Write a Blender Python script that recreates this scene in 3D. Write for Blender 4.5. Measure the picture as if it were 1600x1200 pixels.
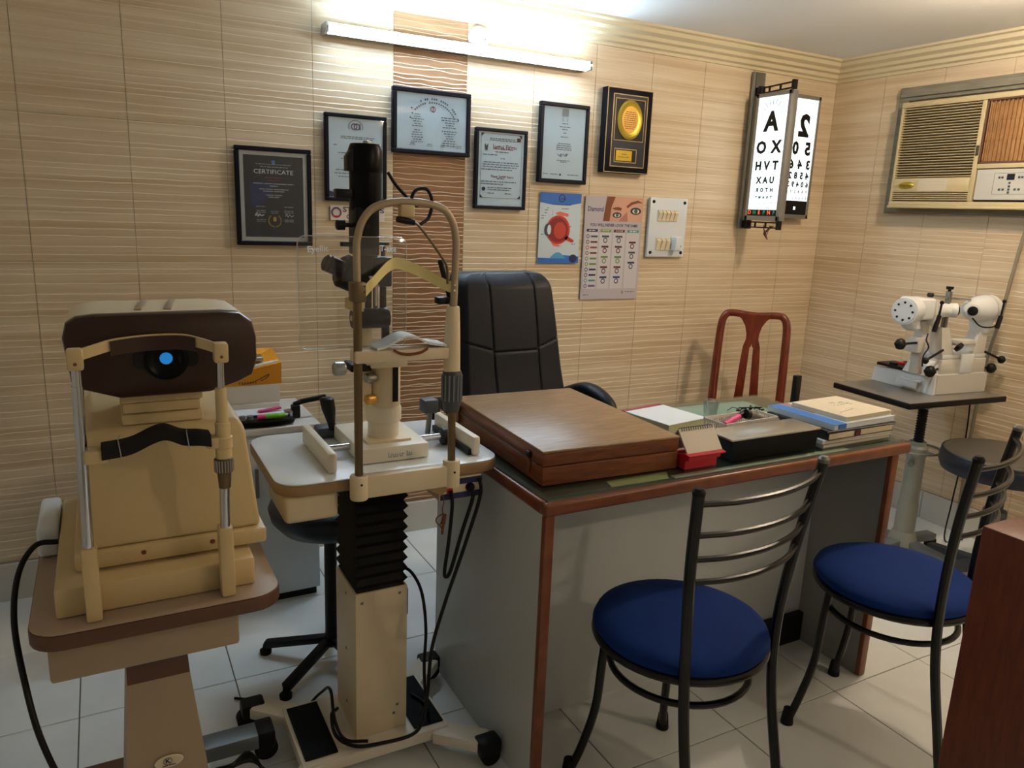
import bpy, bmesh, math, random
from mathutils import Vector, Matrix
random.seed(7)
for o in list(bpy.data.objects): bpy.data.objects.remove(o)
SC = bpy.context.scene
COL = SC.collection
R = math.radians
PI = math.pi

# ------------------------------------------------------------------ camera
H = 1.355                      # eye height; x to the right along the back wall, y towards it
YB, XR, ZC = 2.866, 3.385, 2.148   # back wall, right wall, ceiling
XL, YF = -1.0, -1.5            # left wall and the wall behind the photographer
FPX = 1183.4
_yaw, _pit, _rol = 0.498949, -0.223968, 0.039517
_f = Vector((math.sin(_yaw)*math.cos(_pit), math.cos(_yaw)*math.cos(_pit), math.sin(_pit)))
_r = _f.cross(Vector((0, 0, 1))).normalized(); _u = _r.cross(_f)
_r2 = _r*math.cos(_rol) + _u*math.sin(_rol); _u2 = -_r*math.sin(_rol) + _u*math.cos(_rol)
cd = bpy.data.cameras.new('camera'); cam = bpy.data.objects.new('camera', cd); COL.objects.link(cam)
cam.matrix_world = Matrix(((_r2.x, _u2.x, -_f.x, 0), (_r2.y, _u2.y, -_f.y, 0), (_r2.z, _u2.z, -_f.z, H), (0, 0, 0, 1)))
cd.sensor_width = 36; cd.lens = FPX/1600*36; cd.clip_start = .02
SC.camera = cam

# ------------------------------------------------------------------ world and exposure
w = bpy.data.worlds.new('world'); SC.world = w; w.use_nodes = True
w.node_tree.nodes['Background'].inputs[0].default_value = (.8, .85, 1, 1)
w.node_tree.nodes['Background'].inputs[1].default_value = .15
SC.view_settings.view_transform = 'Standard'; SC.view_settings.look = 'None'
SC.view_settings.exposure = 0.68; SC.view_settings.gamma = 1; SC.view_settings.use_curve_mapping = False
TUBE_POWER = 60.0      # radiance of the wall tube
WARM_POWER = 20.0      # watts of the warm ceiling lamp by the right wall
FILL_POWER = 13.0      # watts of the added fill bulb, unseen behind the photographer
CHART_POWER = .66

# ------------------------------------------------------------------ materials
def lin(c):
    return tuple(((v/255)/12.92 if v/255 <= .04045 else ((v/255+.055)/1.055)**2.4) for v in c)
MATS = {}
def mat(name, rgb, rough=.5, metal=0., var=0., scale=8., bump=0., bscale=60., stretch=(1, 1, 1), spec=.5, rgb2=None, coat=0., sheen=0.):
    m = bpy.data.materials.new(name); m.use_nodes = True; nt = m.node_tree; N = nt.nodes; L = nt.links
    b = N['Principled BSDF']; c = lin(rgb)
    b.inputs['Base Color'].default_value = (*c, 1); b.inputs['Roughness'].default_value = rough
    b.inputs['Metallic'].default_value = metal; b.inputs['Specular IOR Level'].default_value = spec
    b.inputs['Coat Weight'].default_value = coat; b.inputs['Sheen Weight'].default_value = sheen
    if var or rgb2:
        g = N.new('ShaderNodeNewGeometry'); mp = N.new('ShaderNodeMapping'); no = N.new('ShaderNodeTexNoise'); r = N.new('ShaderNodeValToRGB')
        mp.inputs['Scale'].default_value = stretch; no.inputs['Scale'].default_value = scale; no.inputs['Detail'].default_value = 4
        L.new(g.outputs['Position'], mp.inputs[0]); L.new(mp.outputs[0], no.inputs['Vector']); L.new(no.outputs['Fac'], r.inputs[0])
        c2 = lin(rgb2) if rgb2 else tuple(max(0, v*(1-var)) for v in c); c1 = c if rgb2 else tuple(min(1, v*(1+var)) for v in c)
        r.color_ramp.elements[0].position = .3; r.color_ramp.elements[1].position = .7
        r.color_ramp.elements[0].color = (*c2, 1); r.color_ramp.elements[1].color = (*c1, 1)
        L.new(r.outputs[0], b.inputs['Base Color'])
    if bump:
        tc = N.new('ShaderNodeTexCoord'); n2 = N.new('ShaderNodeTexNoise'); bp = N.new('ShaderNodeBump')
        n2.inputs['Scale'].default_value = bscale; bp.inputs['Strength'].default_value = bump; bp.inputs['Distance'].default_value = .002
        L.new(tc.outputs['Object'], n2.inputs['Vector']); L.new(n2.outputs['Fac'], bp.inputs['Height']); L.new(bp.outputs[0], b.inputs['Normal'])
    MATS[name] = m; return m
def emit(name, rgb, s):
    m = bpy.data.materials.new(name); m.use_nodes = True; b = m.node_tree.nodes['Principled BSDF']; c = lin(rgb)
    b.inputs['Base Color'].default_value = (*c, 1); b.inputs['Emission Color'].default_value = (*c, 1); b.inputs['Emission Strength'].default_value = s
    MATS[name] = m; return m
def clear(name, tint=(255, 255, 255), base=.04, rough=.02, gain=.8):
    m = bpy.data.materials.new(name); m.use_nodes = True; nt = m.node_tree; N = nt.nodes; L = nt.links
    N.remove(N['Principled BSDF']); out = N['Material Output']
    t = N.new('ShaderNodeBsdfTransparent'); t.inputs[0].default_value = (*lin(tint), 1)
    g = N.new('ShaderNodeBsdfGlossy'); g.inputs['Roughness'].default_value = rough
    fr = N.new('ShaderNodeLayerWeight'); fr.inputs[0].default_value = .5
    pw = N.new('ShaderNodeMath'); pw.operation = 'POWER'; pw.inputs[1].default_value = 5
    ma = N.new('ShaderNodeMath'); ma.operation = 'MULTIPLY_ADD'; ma.inputs[1].default_value = gain; ma.inputs[2].default_value = base
    mx = N.new('ShaderNodeMixShader'); L.new(fr.outputs['Facing'], pw.inputs[0]); L.new(pw.outputs[0], ma.inputs[0]); L.new(ma.outputs[0], mx.inputs[0])
    L.new(t.outputs[0], mx.inputs[1]); L.new(g.outputs[0], mx.inputs[2]); L.new(mx.outputs[0], out.inputs[0])
    MATS[name] = m; return m

mat('tile_beige', (222, 207, 178), .36, rgb2=(198, 175, 140), scale=1.0, stretch=(1.6, 1.6, 38))
mat('tile_line', (222, 207, 182), .4)
mat('tile_brown', (168, 128, 92), .4, rgb2=(138, 102, 70), scale=1.0, stretch=(6, 6, 40))
mat('tile_brown_line', (206, 184, 154), .45)
mat('grout', (170, 156, 130), .9)
mat('floor_grout', (90, 84, 72), .9)
mat('floor_tile', (228, 233, 232), .22, var=.04, scale=6., bump=.04, bscale=300)
mat('skirting_tile', (200, 199, 190), .35, var=.04, scale=9)
mat('plaster', (236, 238, 236), .9, bump=.05)
mat('cornice', (214, 203, 170), .55)
mat('wall_plain', (206, 202, 194), .8, var=.04)
mat('black', (9, 9, 11), .45, spec=.3)
mat('black_gloss', (6, 7, 10), .34, spec=.14)
mat('black_metal', (9, 9, 11), .32, spec=.4)
mat('black_rubber', (15, 15, 17), .75, spec=.3)
mat('black_leather', (9, 15, 26), .5, bump=.25, bscale=220, spec=.3)
mat('frame_black', (6, 9, 22), .45, spec=.16)
mat('paper_cool', (206, 222, 230), .7, var=.03, scale=5)
mat('paper_white', (224, 228, 228), .75)
mat('paper_mat', (196, 196, 190), .8)
mat('dark_print_ground', (14, 24, 38), .5, rgb2=(22, 24, 28), scale=9)
mat('ink', (42, 50, 62), .7)
mat('ink_soft', (104, 118, 130), .7)
mat('ink_white', (215, 218, 220), .7)
mat('ink_grey', (150, 156, 160), .7)
mat('ink_red', (150, 52, 62), .7)
mat('ink_navy', (34, 40, 88), .7)
mat('ink_gold', (196, 160, 50), .5)
mat('ink_purple', (96, 74, 120), .7)
mat('gold', (190, 166, 62), .3, metal=.7)
mat('gold_plate', (206, 160, 72), .38, metal=.45)
mat('gold_edge', (178, 152, 100), .4, metal=.4)
mat('chrome', (200, 204, 208), .14, metal=1.)
mat('lid_steel', (206, 206, 202), .28, metal=.9)
mat('steel', (170, 172, 172), .3, metal=1.)
mat('dull_steel', (126, 126, 120), .45, metal=.8)
mat('bronze_steel', (112, 96, 70), .34, metal=.7)
mat('bronze_paint', (172, 154, 126), .4, metal=.2)
mat('aluminium', (150, 152, 150), .4, metal=.7)
mat('cream', (204, 182, 134), .42, var=.03, scale=14)
mat('cream_pale', (222, 206, 172), .42, var=.03, scale=10)
mat('cream_white', (226, 219, 200), .4, var=.02)
mat('instrument_white', (222, 228, 230), .32)
mat('instrument_panel', (206, 204, 196), .4)
mat('brown_face', (52, 32, 20), .3, spec=.4)
mat('brown_edge', (92, 60, 40), .45)
mat('taupe_top', (166, 146, 124), .45, var=.03)
mat('taupe', (164, 146, 120), .5, var=.03)
mat('table_white', (222, 228, 232), .28)
mat('table_band', (150, 122, 82), .45)
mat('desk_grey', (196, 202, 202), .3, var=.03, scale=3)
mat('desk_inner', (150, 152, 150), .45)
mat('desk_edge', (132, 74, 44), .33, rgb2=(108, 56, 30), scale=20, stretch=(1, 1, 1))
mat('desk_top', (84, 90, 82), .4, var=.1)
mat('desk_glass_edge', (26, 62, 52), .2)
mat('case_wood', (132, 74, 40), .35, rgb2=(100, 52, 26), scale=6, stretch=(3, 3, 22))
mat('case_top', (166, 132, 90), .38, rgb2=(132, 98, 60), scale=8, stretch=(2, 22, 2))
mat('mahogany', (118, 44, 14), .25, rgb2=(84, 24, 8), scale=10, stretch=(6, 6, 1), coat=.4)
mat('panel_wood', (116, 52, 26), .45, rgb2=(94, 38, 20), scale=14, stretch=(8, 8, 1))
mat('blue_fabric', (6, 44, 112), .8, bump=.2, bscale=400, spec=.2)
mat('navy_vinyl', (18, 28, 44), .4, spec=.4)
mat('grey_vinyl', (74, 70, 62), .45)
mat('bellows_black', (8, 8, 8), .6, spec=.2)
mat('pad_black', (15, 18, 21), .7, spec=.2)
mat('grey_metal', (112, 120, 124), .4, metal=.3)
mat('slate', (66, 72, 78), .5)
mat('stand_top_sheen', (120, 116, 108), .3)  # grey for the black board's top: its reflected light put into the colour
mat('stand_grey', (140, 142, 132), .5)
mat('ac_cream', (196, 182, 140), .45)
mat('ac_dark', (58, 52, 40), .6)
mat('ac_brown', (186, 148, 100), .5, rgb2=(160, 122, 78), scale=20)
mat('ac_panel', (190, 190, 180), .4)
mat('ac_frame', (140, 138, 122), .6, rgb2=(118, 116, 102), scale=6, stretch=(1, 2, 30))
mat('switch_plate', (214, 222, 226), .3)
mat('ivory', (220, 208, 178), .35)
mat('red_card', (188, 24, 40), .5)
mat('card_white', (222, 214, 200), .7)
mat('orange_card', (222, 150, 26), .5)
mat('pink', (224, 64, 130), .4)
mat('green', (112, 190, 40), .4)
mat('pen_blue', (30, 60, 170), .35)
mat('book_blue', (58, 120, 196), .4)
mat('book_cream', (222, 208, 178), .6, var=.05, scale=30)
mat('book_grey', (150, 152, 150), .6)
mat('book_dark', (38, 34, 32), .5)
mat('pages', (206, 198, 176), .8, var=.1, scale=1, stretch=(1, 1, 700))
mat('paper_glassgreen', (168, 204, 196), .6)
mat('paper_yellow', (206, 204, 150), .7)
mat('poster_blue', (40, 104, 190), .5)
mat('poster_sky', (196, 212, 220), .5)
mat('poster_teal', (70, 150, 196), .5)
mat('poster_grey', (184, 178, 184), .5)
mat('poster_column', (200, 198, 202), .5)
mat('skin', (206, 158, 136), .6)
mat('skin_shade', (176, 120, 100), .6)
mat('hair', (122, 66, 34), .6)
mat('eye_red', (186, 52, 38), .5)
mat('eye_red_light', (186, 62, 44), .5)
mat('eye_dark', (132, 26, 26), .5)
mat('eye_vessel', (226, 110, 90), .5)
mat('eye_iris', (60, 90, 84), .4)
mat('lip_green', (120, 160, 60), .6)
mat('teal', (60, 150, 150), .5)
mat('maroon', (86, 34, 44), .6)
mat('rust', (150, 70, 50), .6)
mat('olive', (92, 130, 72), .6)
mat('cord_red', (110, 46, 40), .7)
mat('cord_brown', (120, 66, 40), .8)
mat('plastic_red', (196, 30, 30), .4)
mat('yellow_strap', (232, 218, 150), .5)
mat('conduit', (140, 132, 112), .6)
mat('grey_bin', (128, 132, 134), .5)
emit('tube_glow', (206, 231, 255), TUBE_POWER)
emit('chart_glow', (226, 240, 244), CHART_POWER)
emit('lamp_glow', (255, 214, 160), 12)
emit('lens_blue', (30, 120, 190), .5)
emit('chart_red', (230, 90, 60), .7)
emit('chart_green', (30, 130, 100), .5)
clear('pane', (247, 250, 252), .025, .03, .7)
clear('desk_glass', (238, 246, 243), .05, .02, .9)
m_ = mat('shield_ink', (240, 240, 240), .6); m_.node_tree.nodes['Principled BSDF'].inputs['Base Color'].default_value = (.95, .95, .95, 1)
_t = m_.node_tree.nodes.new('ShaderNodeBsdfTranslucent'); _t.inputs[0].default_value = (.95, .95, .95, 1); _x = m_.node_tree.nodes.new('ShaderNodeMixShader')
m_.node_tree.links.new(m_.node_tree.nodes['Principled BSDF'].outputs[0], _x.inputs[1]); m_.node_tree.links.new(_t.outputs[0], _x.inputs[2]); m_.node_tree.links.new(_x.outputs[0], m_.node_tree.nodes['Material Output'].inputs[0])
clear('acrylic', (246, 246, 244), .04, .03, .8)
clear('cup_clear', (250, 252, 254), .22, .10, .6)
clear('rim_clear', (240, 244, 246), .35, .15, .5)

# ------------------------------------------------------------------ mesh helpers
ROOT = {}
def rootloc(o):
    while o is not None:
        if o.name in ROOT: return ROOT[o.name]
        o = o.parent
    return Vector((0, 0, 0))
def catmull(pts, n=6, closed=False):
    P = [Vector(p) for p in pts]; out = []; k = len(P)
    rng = range(k if closed else k-1)
    for i in rng:
        if closed: a, b, c, d = P[(i-1) % k], P[i], P[(i+1) % k], P[(i+2) % k]
        else:
            b, c = P[i], P[i+1]; a = P[i-1] if i > 0 else b*2-c; d = P[i+2] if i+2 < k else c*2-b
        for j in range(n):
            t = j/n
            out.append(.5*((2*b) + (c-a)*t + (2*a-5*b+4*c-d)*t*t + (3*b-a-3*c+d)*t**3))
    if not closed: out.append(P[-1])
    return out
class MB:
    def __init__(s): s.v = []; s.f = []; s.m = []
    def add(s, V, F, mi=0, M=None):
        b = len(s.v)
        s.v += [tuple(M @ Vector(p)) if M else tuple(p) for p in V]
        s.f += [tuple(b+i for i in f) for f in F]; s.m += [mi]*len(F); return s
    def frombm(s, bm, mi=0, M=None):
        bm.verts.ensure_lookup_table(); bm.verts.index_update()
        s.add([v.co[:] for v in bm.verts], [[v.index for v in f.verts] for f in bm.faces], mi, M); bm.free(); return s
    def box(s, x0, x1, y0, y1, z0, z1, bev=0., seg=2, mi=0, M=None):
        if bev <= 0:
            V = [(x, y, z) for z in (z0, z1) for y in (y0, y1) for x in (x0, x1)]
            return s.add(V, [(0, 2, 3, 1), (4, 5, 7, 6), (0, 1, 5, 4), (2, 6, 7, 3), (0, 4, 6, 2), (1, 3, 7, 5)], mi, M)
        bm = bmesh.new(); bmesh.ops.create_cube(bm, size=1)
        for v in bm.verts: v.co = Vector(((x0+x1)/2+v.co.x*(x1-x0), (y0+y1)/2+v.co.y*(y1-y0), (z0+z1)/2+v.co.z*(z1-z0)))
        bmesh.ops.bevel(bm, geom=bm.edges[:], offset=bev, segments=seg, profile=.5, affect='EDGES')
        return s.frombm(bm, mi, M)
    def bar(s, p0, p1, w, h, bev=0., up=(0, 0, 1), mi=0):
        p0, p1 = Vector(p0), Vector(p1); d = (p1-p0); l = d.length; d.normalize(); up = Vector(up)
        if abs(d.dot(up)) > .98: up = Vector((1, 0, 0))
        sx = d.cross(up).normalized(); uz = sx.cross(d)
        M = Matrix(((sx.x, d.x, uz.x, p0.x), (sx.y, d.y, uz.y, p0.y), (sx.z, d.z, uz.z, p0.z), (0, 0, 0, 1)))
        return s.box(-w/2, w/2, 0, l, -h/2, h/2, bev, 2, mi, M)
    def cyl(s, p0, p1, r0, r1=None, n=20, mi=0, caps=True):
        r1 = r0 if r1 is None else r1
        p0, p1 = Vector(p0), Vector(p1); d = (p1-p0).normalized()
        a = Vector((0, 0, 1)) if abs(d.z) < .9 else Vector((1, 0, 0)); u = d.cross(a).normalized(); w_ = d.cross(u)
        V = []
        for p, r in ((p0, r0), (p1, r1)):
            V += [p + (u*math.cos(2*PI*i/n) + w_*math.sin(2*PI*i/n))*r for i in range(n)]
        F = [(i, (i+1) % n, n+(i+1) % n, n+i) for i in range(n)]
        if caps: F += [tuple(range(n-1, -1, -1)), tuple(range(n, 2*n))]
        return s.add(V, F, mi)
    def tube(s, pts, r, n=10, closed=False, mi=0, flat=None):
        P = [Vector(p) for p in pts]; k = len(P); rr = r if isinstance(r, (list, tuple)) else [r]*k
        T = []
        for i in range(k):
            a = P[(i-1) % k] if (closed or i > 0) else P[i]; b = P[(i+1) % k] if (closed or i < k-1) else P[i]
            T.append((b-a).normalized())
        a = Vector((0, 0, 1)) if abs(T[0].z) < .9 else Vector((1, 0, 0)); u = T[0].cross(a).normalized(); V = []
        for i in range(k):
            u = (u - T[i]*u.dot(T[i])).normalized(); w_ = T[i].cross(u)
            for j in range(n):
                c, q = math.cos(2*PI*j/n), math.sin(2*PI*j/n)
                V.append(P[i] + u*c*rr[i] + w_*q*rr[i]*(flat or 1))
        F = []
        for i in range(k if closed else k-1):
            i2 = (i+1) % k
            F += [(i*n+j, i*n+(j+1) % n, i2*n+(j+1) % n, i2*n+j) for j in range(n)]
        if not closed: F += [tuple(range(n-1, -1, -1)), tuple((k-1)*n+j for j in range(n))]
        return s.add(V, F, mi)
    def lathe(s, prof, c=(0, 0, 0), axis=(0, 0, 1), n=28, mi=0, sx=1., sy=1., caps=True):
        d = Vector(axis).normalized(); a = Vector((0, 0, 1)) if abs(d.z) < .9 else Vector((1, 0, 0))
        u = (a.cross(d)).normalized() if abs(d.z) < .9 else Vector((1, 0, 0)); w_ = d.cross(u); c = Vector(c); V = []
        for r, z in prof:
            V += [c + d*z + u*math.cos(2*PI*i/n)*r*sx + w_*math.sin(2*PI*i/n)*r*sy for i in range(n)]
        k = len(prof)
        F = [(i*n+j, i*n+(j+1) % n, (i+1)*n+(j+1) % n, (i+1)*n+j) for i in range(k-1) for j in range(n)]
        if caps: F += [tuple(range(n-1, -1, -1)), tuple((k-1)*n+j for j in range(n))]
        return s.add(V, F, mi)
    def prism(s, poly, d0, d1, plane='xz', bev=0., mi=0, M=None):
        bm = bmesh.new()
        def pt(a, b, d): return (a, d, b) if plane == 'xz' else ((a, b, d) if plane == 'xy' else (d, a, b))
        A = [bm.verts.new(pt(a, b, d0)) for a, b in poly]; B = [bm.verts.new(pt(a, b, d1)) for a, b in poly]; k = len(poly)
        e1 = bm.faces.new(A); e2 = bm.faces.new(B[::-1])
        for i in range(k): bm.faces.new((A[i], B[i], B[(i+1) % k], A[(i+1) % k]))
        bmesh.ops.recalc_face_normals(bm, faces=bm.faces[:])
        if bev:
            ed = [e for e in bm.edges if e in set(e1.edges) or e in set(e2.edges)]
            bmesh.ops.bevel(bm, geom=ed, offset=bev, segments=2, profile=.5, affect='EDGES')
        return s.frombm(bm, mi, M)
    def loft(s, rings, mi=0, cap=True, closed=True):
        n = len(rings[0]); V = [p for r in rings for p in r]; F = []
        for i in range(len(rings)-1):
            for j in range(n if closed else n-1): F.append((i*n+j, i*n+(j+1) % n, (i+1)*n+(j+1) % n, (i+1)*n+j))
        if cap and closed: F += [tuple(range(n-1, -1, -1)), tuple((len(rings)-1)*n+j for j in range(n))]
        return s.add(V, F, mi)
    def quad(s, a, b, c, d, mi=0): return s.add([a, b, c, d], [(0, 1, 2, 3)], mi)
    def xf(s, M): s.v = [tuple(M @ Vector(p)) for p in s.v]; return s
    def mesh(s, name, mats, smooth=35):
        me = bpy.data.meshes.new(name); me.from_pydata(s.v, [], s.f)
        for m in (mats if isinstance(mats, (list, tuple)) else [mats]): me.materials.append(MATS[m])
        for p, i in zip(me.polygons, s.m): p.material_index = i
        bm = bmesh.new(); bm.from_mesh(me); bmesh.ops.recalc_face_normals(bm, faces=bm.faces[:]); bm.to_mesh(me); bm.free()
        if smooth:
            me.polygons.foreach_set('use_smooth', [True]*len(me.polygons)); me.set_sharp_from_angle(angle=R(smooth))
        me.update(); return me
    def build(s, name, mats, parent=None, smooth=35, local=False):
        if parent is None:
            xs, ys, zs = zip(*s.v); o_ = Vector(((min(xs)+max(xs))/2, (min(ys)+max(ys))/2, min(zs)))
            if local: o_ = Vector((0, 0, 0))
        else: o_ = Vector((0, 0, 0)) if local else rootloc(parent)
        s.v = [tuple(Vector(p)-o_) for p in s.v]
        o = bpy.data.objects.new(name, s.mesh(name, mats, smooth)); COL.objects.link(o)
        if parent is None: o.location = o_; ROOT[o.name] = o_.copy()
        else: o.parent = parent
        return o
def tag(o, label, cat=None, group=None, kind=None):
    if label: o['label'] = label
    if cat: o['category'] = cat
    if group: o['group'] = group
    if kind: o['kind'] = kind
    return o
def thing(name, label, cat, loc, rz=0., group=None):
    o = bpy.data.objects.new(name, None); COL.objects.link(o); o.location = loc; o.rotation_euler = (0, 0, rz); o.empty_display_size = .05
    ROOT[o.name] = Vector(loc) if rz == 0 else Vector((0, 0, 0)); return tag(o, label, cat, group)
def copy_tree(o, parent=None):
    c = o.copy(); COL.objects.link(c); c.parent = parent
    for ch in [x for x in bpy.data.objects if x.parent == o]: copy_tree(ch, c)
    return c
def struct(name, mb, mats, smooth=0): return tag(mb.build(name, mats, None, smooth), None, kind='structure')
# text laid in a plane: M maps text x,y to the surface
def MW(x, y, z, face='back', rot=0., mir=False):
    if face == 'back': X, Y, Z = Vector((1, 0, 0)), Vector((0, 0, 1)), Vector((0, -1, 0))
    elif face == 'right': X, Y, Z = Vector((0, -1, 0)), Vector((0, 0, 1)), Vector((-1, 0, 0))
    else: X, Y, Z = Vector((1, 0, 0)), Vector((0, 1, 0)), Vector((0, 0, 1))
    if rot: X, Y = X*math.cos(rot)+Y*math.sin(rot), Y*math.cos(rot)-X*math.sin(rot)
    if mir: X = -X
    return Matrix(((X.x, Y.x, Z.x, x), (X.y, Y.y, Z.y, y), (X.z, Y.z, Z.z, z), (0, 0, 0, 1)))
def text_geo(s, size, width=None, bold=0.):
    c = bpy.data.curves.new('lettering', 'FONT'); c.body = s; c.size = size; c.resolution_u = 2; c.align_x = 'CENTER'; c.align_y = 'CENTER'; c.offset = bold
    o = bpy.data.objects.new('lettering', c); COL.objects.link(o); bpy.context.view_layer.update()
    me = bpy.data.meshes.new_from_object(o.evaluated_get(bpy.context.evaluated_depsgraph_get()))
    V = [v.co.copy() for v in me.vertices]; F = [tuple(p.vertices) for p in me.polygons]
    bpy.data.objects.remove(o); bpy.data.curves.remove(c); bpy.data.meshes.remove(me)
    if width and V:
        k = width/max(1e-6, max(v.x for v in V)-min(v.x for v in V)); 
        for v in V: v.x *= k
    return V, F
def text(mb, s, size, M, width=None, mi=0, bold=0.):
    V, F = text_geo(s, size, width, bold); return mb.add(V, F, mi, M)
def wordline(mb, x0, x1, z, h, y, mi=0, word=.012, M=None):
    """a line of print too small to read: word-length dashes"""
    x = x0
    while x < x1-1e-6:
        l = min(x1-x, word*random.uniform(.5, 1.6))
        V = [(x, y, z-h/2), (x+l, y, z-h/2), (x+l, y, z+h/2), (x, y, z+h/2)]
        mb.add(V, [(0, 1, 2, 3)], mi, M); x += l + h*.9
def ellipse(cx, cz, a, b, n=28, t0=0, t1=2*PI):
    return [(cx+a*math.cos(t0+(t1-t0)*i/n), cz+b*math.sin(t0+(t1-t0)*i/n)) for i in range(n)]
def flat(mb, poly, y, mi=0, th=.0006): return mb.prism(poly, y-th, y, 'xz', 0, mi)
def ringflat(mb, cx, cz, ro, ri, y, mi=0, n=16, sz=1.):
    V = [(cx+r*math.cos(2*PI*i/n), y, cz+r*sz*math.sin(2*PI*i/n)) for r in (ro, ri) for i in range(n)]
    return mb.add(V, [(i, (i+1) % n, n+(i+1) % n, n+i) for i in range(n)], mi)
def rrect(x0, x1, y0, y1, r, n=6):
    out = []
    for cx, cy, a in ((x1-r, y1-r, 0), (x0+r, y1-r, PI/2), (x0+r, y0+r, PI), (x1-r, y0+r, 3*PI/2)):
        out += [(cx+r*math.cos(a+PI/2*i/n), cy+r*math.sin(a+PI/2*i/n)) for i in range(n+1)]
    return out
def scribble(mb, x0, x1, z, h, y, mi=0):
    """blurred lettering that cannot be read: letter-like strokes in word groups"""
    x = x0; k = 0
    while x < x1:
        hh = h*random.uniform(.55, .8) if k % 7 else h
        mb.box(x, x+h*.16, y-.0003, y, z-h/2, z-h/2+hh, mi=mi)
        if random.random() < .6: mb.box(x, x+h*.5, y-.0003, y, *( (z-h/2, z-h/2+h*.14) if random.random() < .5 else (z-h/2+hh-h*.14, z-h/2+hh)), mi=mi)
        x += h*(.45 if (k+1) % 7 else .95); k += 1

# ================================================================== setting
def ridged_tile(w_, h, n, amp, wav, lw, seed, seg):
    rnd = random.Random(seed); cuts = [0.]
    for i in range(n): cuts.append(cuts[-1] + rnd.uniform(.6, 1.4))
    cuts = [c/cuts[-1]*h for c in cuts]
    ph = [[(rnd.uniform(0, 6.28), rnd.uniform(.4, 1.)) for _ in range(3)] for _ in cuts]
    def zz(k, x):
        if k == 0 or k == n: return cuts[k]
        t = x/w_; v = sum(a*math.sin(2*PI*(j+1)*t+p) - a*math.sin(p) for j, (p, a) in enumerate(ph[k]))
        return cuts[k] + wav*v
    rows = []
    for k in range(n):
        rows += [[(x, -.0075, zz(k, x)) for x in [w_*i/seg for i in range(seg+1)]],
                 [(x, -.0080-amp, zz(k+1, x)-lw) for x in [w_*i/seg for i in range(seg+1)]],
                 [(x, -.0075, zz(k+1, x)) for x in [w_*i/seg for i in range(seg+1)]]]
    m = MB()
    for k in range(n):
        a, b, c = rows[3*k:3*k+3]
        for q, (p, s) in enumerate(((a, b), (b, c))):
            V = p+s; m.add(V, [(i, i+1, seg+2+i, seg+1+i) for i in range(seg)], q)
    m.add([(0, -.0075, 0), (w_, -.0075, 0), (w_, 0, 0), (0, 0, 0), (0, -.0075, h), (w_, -.0075, h), (w_, 0, h), (0, 0, h)],
          [(0, 1, 2, 3), (4, 7, 6, 5), (0, 3, 7, 4), (1, 5, 6, 2)])
    return m
TILE = {}
def tile_mesh(kind, w_, h, var=0):
    key = (kind, round(w_, 3), round(h, 3), var)
    if key not in TILE:
        n = max(2, round(h/.025)) if kind == 'b' else max(3, round(h/.0165))
        m = ridged_tile(w_, h, n, .00048 if kind == 'b' else .0012, .0009 if kind == 'b' else .0016, .0024 if kind == 'b' else .0026, 11+var, 6 if kind == 'b' else 16)
        TILE[key] = m.mesh('tile', ['tile_beige', 'tile_line'] if kind == 'b' else ['tile_brown', 'tile_brown_line'], 20)
    return TILE[key]
def put(name, me, loc, parent, rz=0.):
    o = bpy.data.objects.new(name, me); COL.objects.link(o); o.parent = parent
    o.location = Vector(loc) - rootloc(parent); o.rotation_euler = (0, 0, rz); return o

wall_back = struct('wall_back', MB().box(XL-.1, XR+.1, YB+.002, YB+.12, 0, ZC), 'grout')
wall_right = struct('wall_right', MB().box(XR+.002, XR+.12, YF, YB+.002, 0, ZC), 'grout')
struct('wall_left', MB().box(XL-.12, XL, YF, YB+.002, 0, ZC), 'wall_plain')
struct('wall_front', MB().box(XL, XR+.002, YF-.12, YF, 0, ZC), 'wall_plain')
struct('ceiling', MB().box(XL-.12, XR+.12, YF-.12, YB+.12, ZC, ZC+.08), 'plaster')
floor = struct('floor', MB().box(XL-.12, XR+.12, YF-.12, YB+.12, -.06, -.003), 'floor_grout')
zr = [.133, .234, .687, 1.141, 1.595, 2.06]; G = .0018
xj = [XL] + [.408+.3*k for k in range(-4, 10)] + [XR]
for i in range(len(xj)-1):
    for j in range(len(zr)-1):
        k = 'w' if abs(xj[i]-1.008) < .01 else 'b'
        ww, hh = xj[i+1]-xj[i]-G, zr[j+1]-zr[j]-G
        put('tile', tile_mesh(k, ww, hh, (i*3+j) % 3), (xj[i]+G/2, YB+.0078, zr[j]+G/2), wall_back)
yj = [YB-.0002] + [2.28+.3-.3*k for k in range(0, 12)]
for i in range(len(yj)-1):
    for j in range(len(zr)-1):
        put('tile', tile_mesh('b', yj[i]-yj[i+1]-G, zr[j+1]-zr[j]-G, (i+2*j) % 3), (XR+.0078, yj[i]-G/2, zr[j]+G/2), wall_right, -PI/2)
# floor tiles
TP = .3945; fm = MB().box(.0015, TP-.0015, .0015, TP-.0015, -.008, 0, .0012, 1).mesh('tile', 'floor_tile', 30)
for i in range(-7, 6):
    for j in range(-6, 5):
        x, y = 1.440+TP*i, 1.285+TP*j
        if x > XR-.05 or y > YB-.05 or x < XL-.3 or y < -1.2: continue
        o = put('tile', fm, (x, y, 0), floor)
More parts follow.
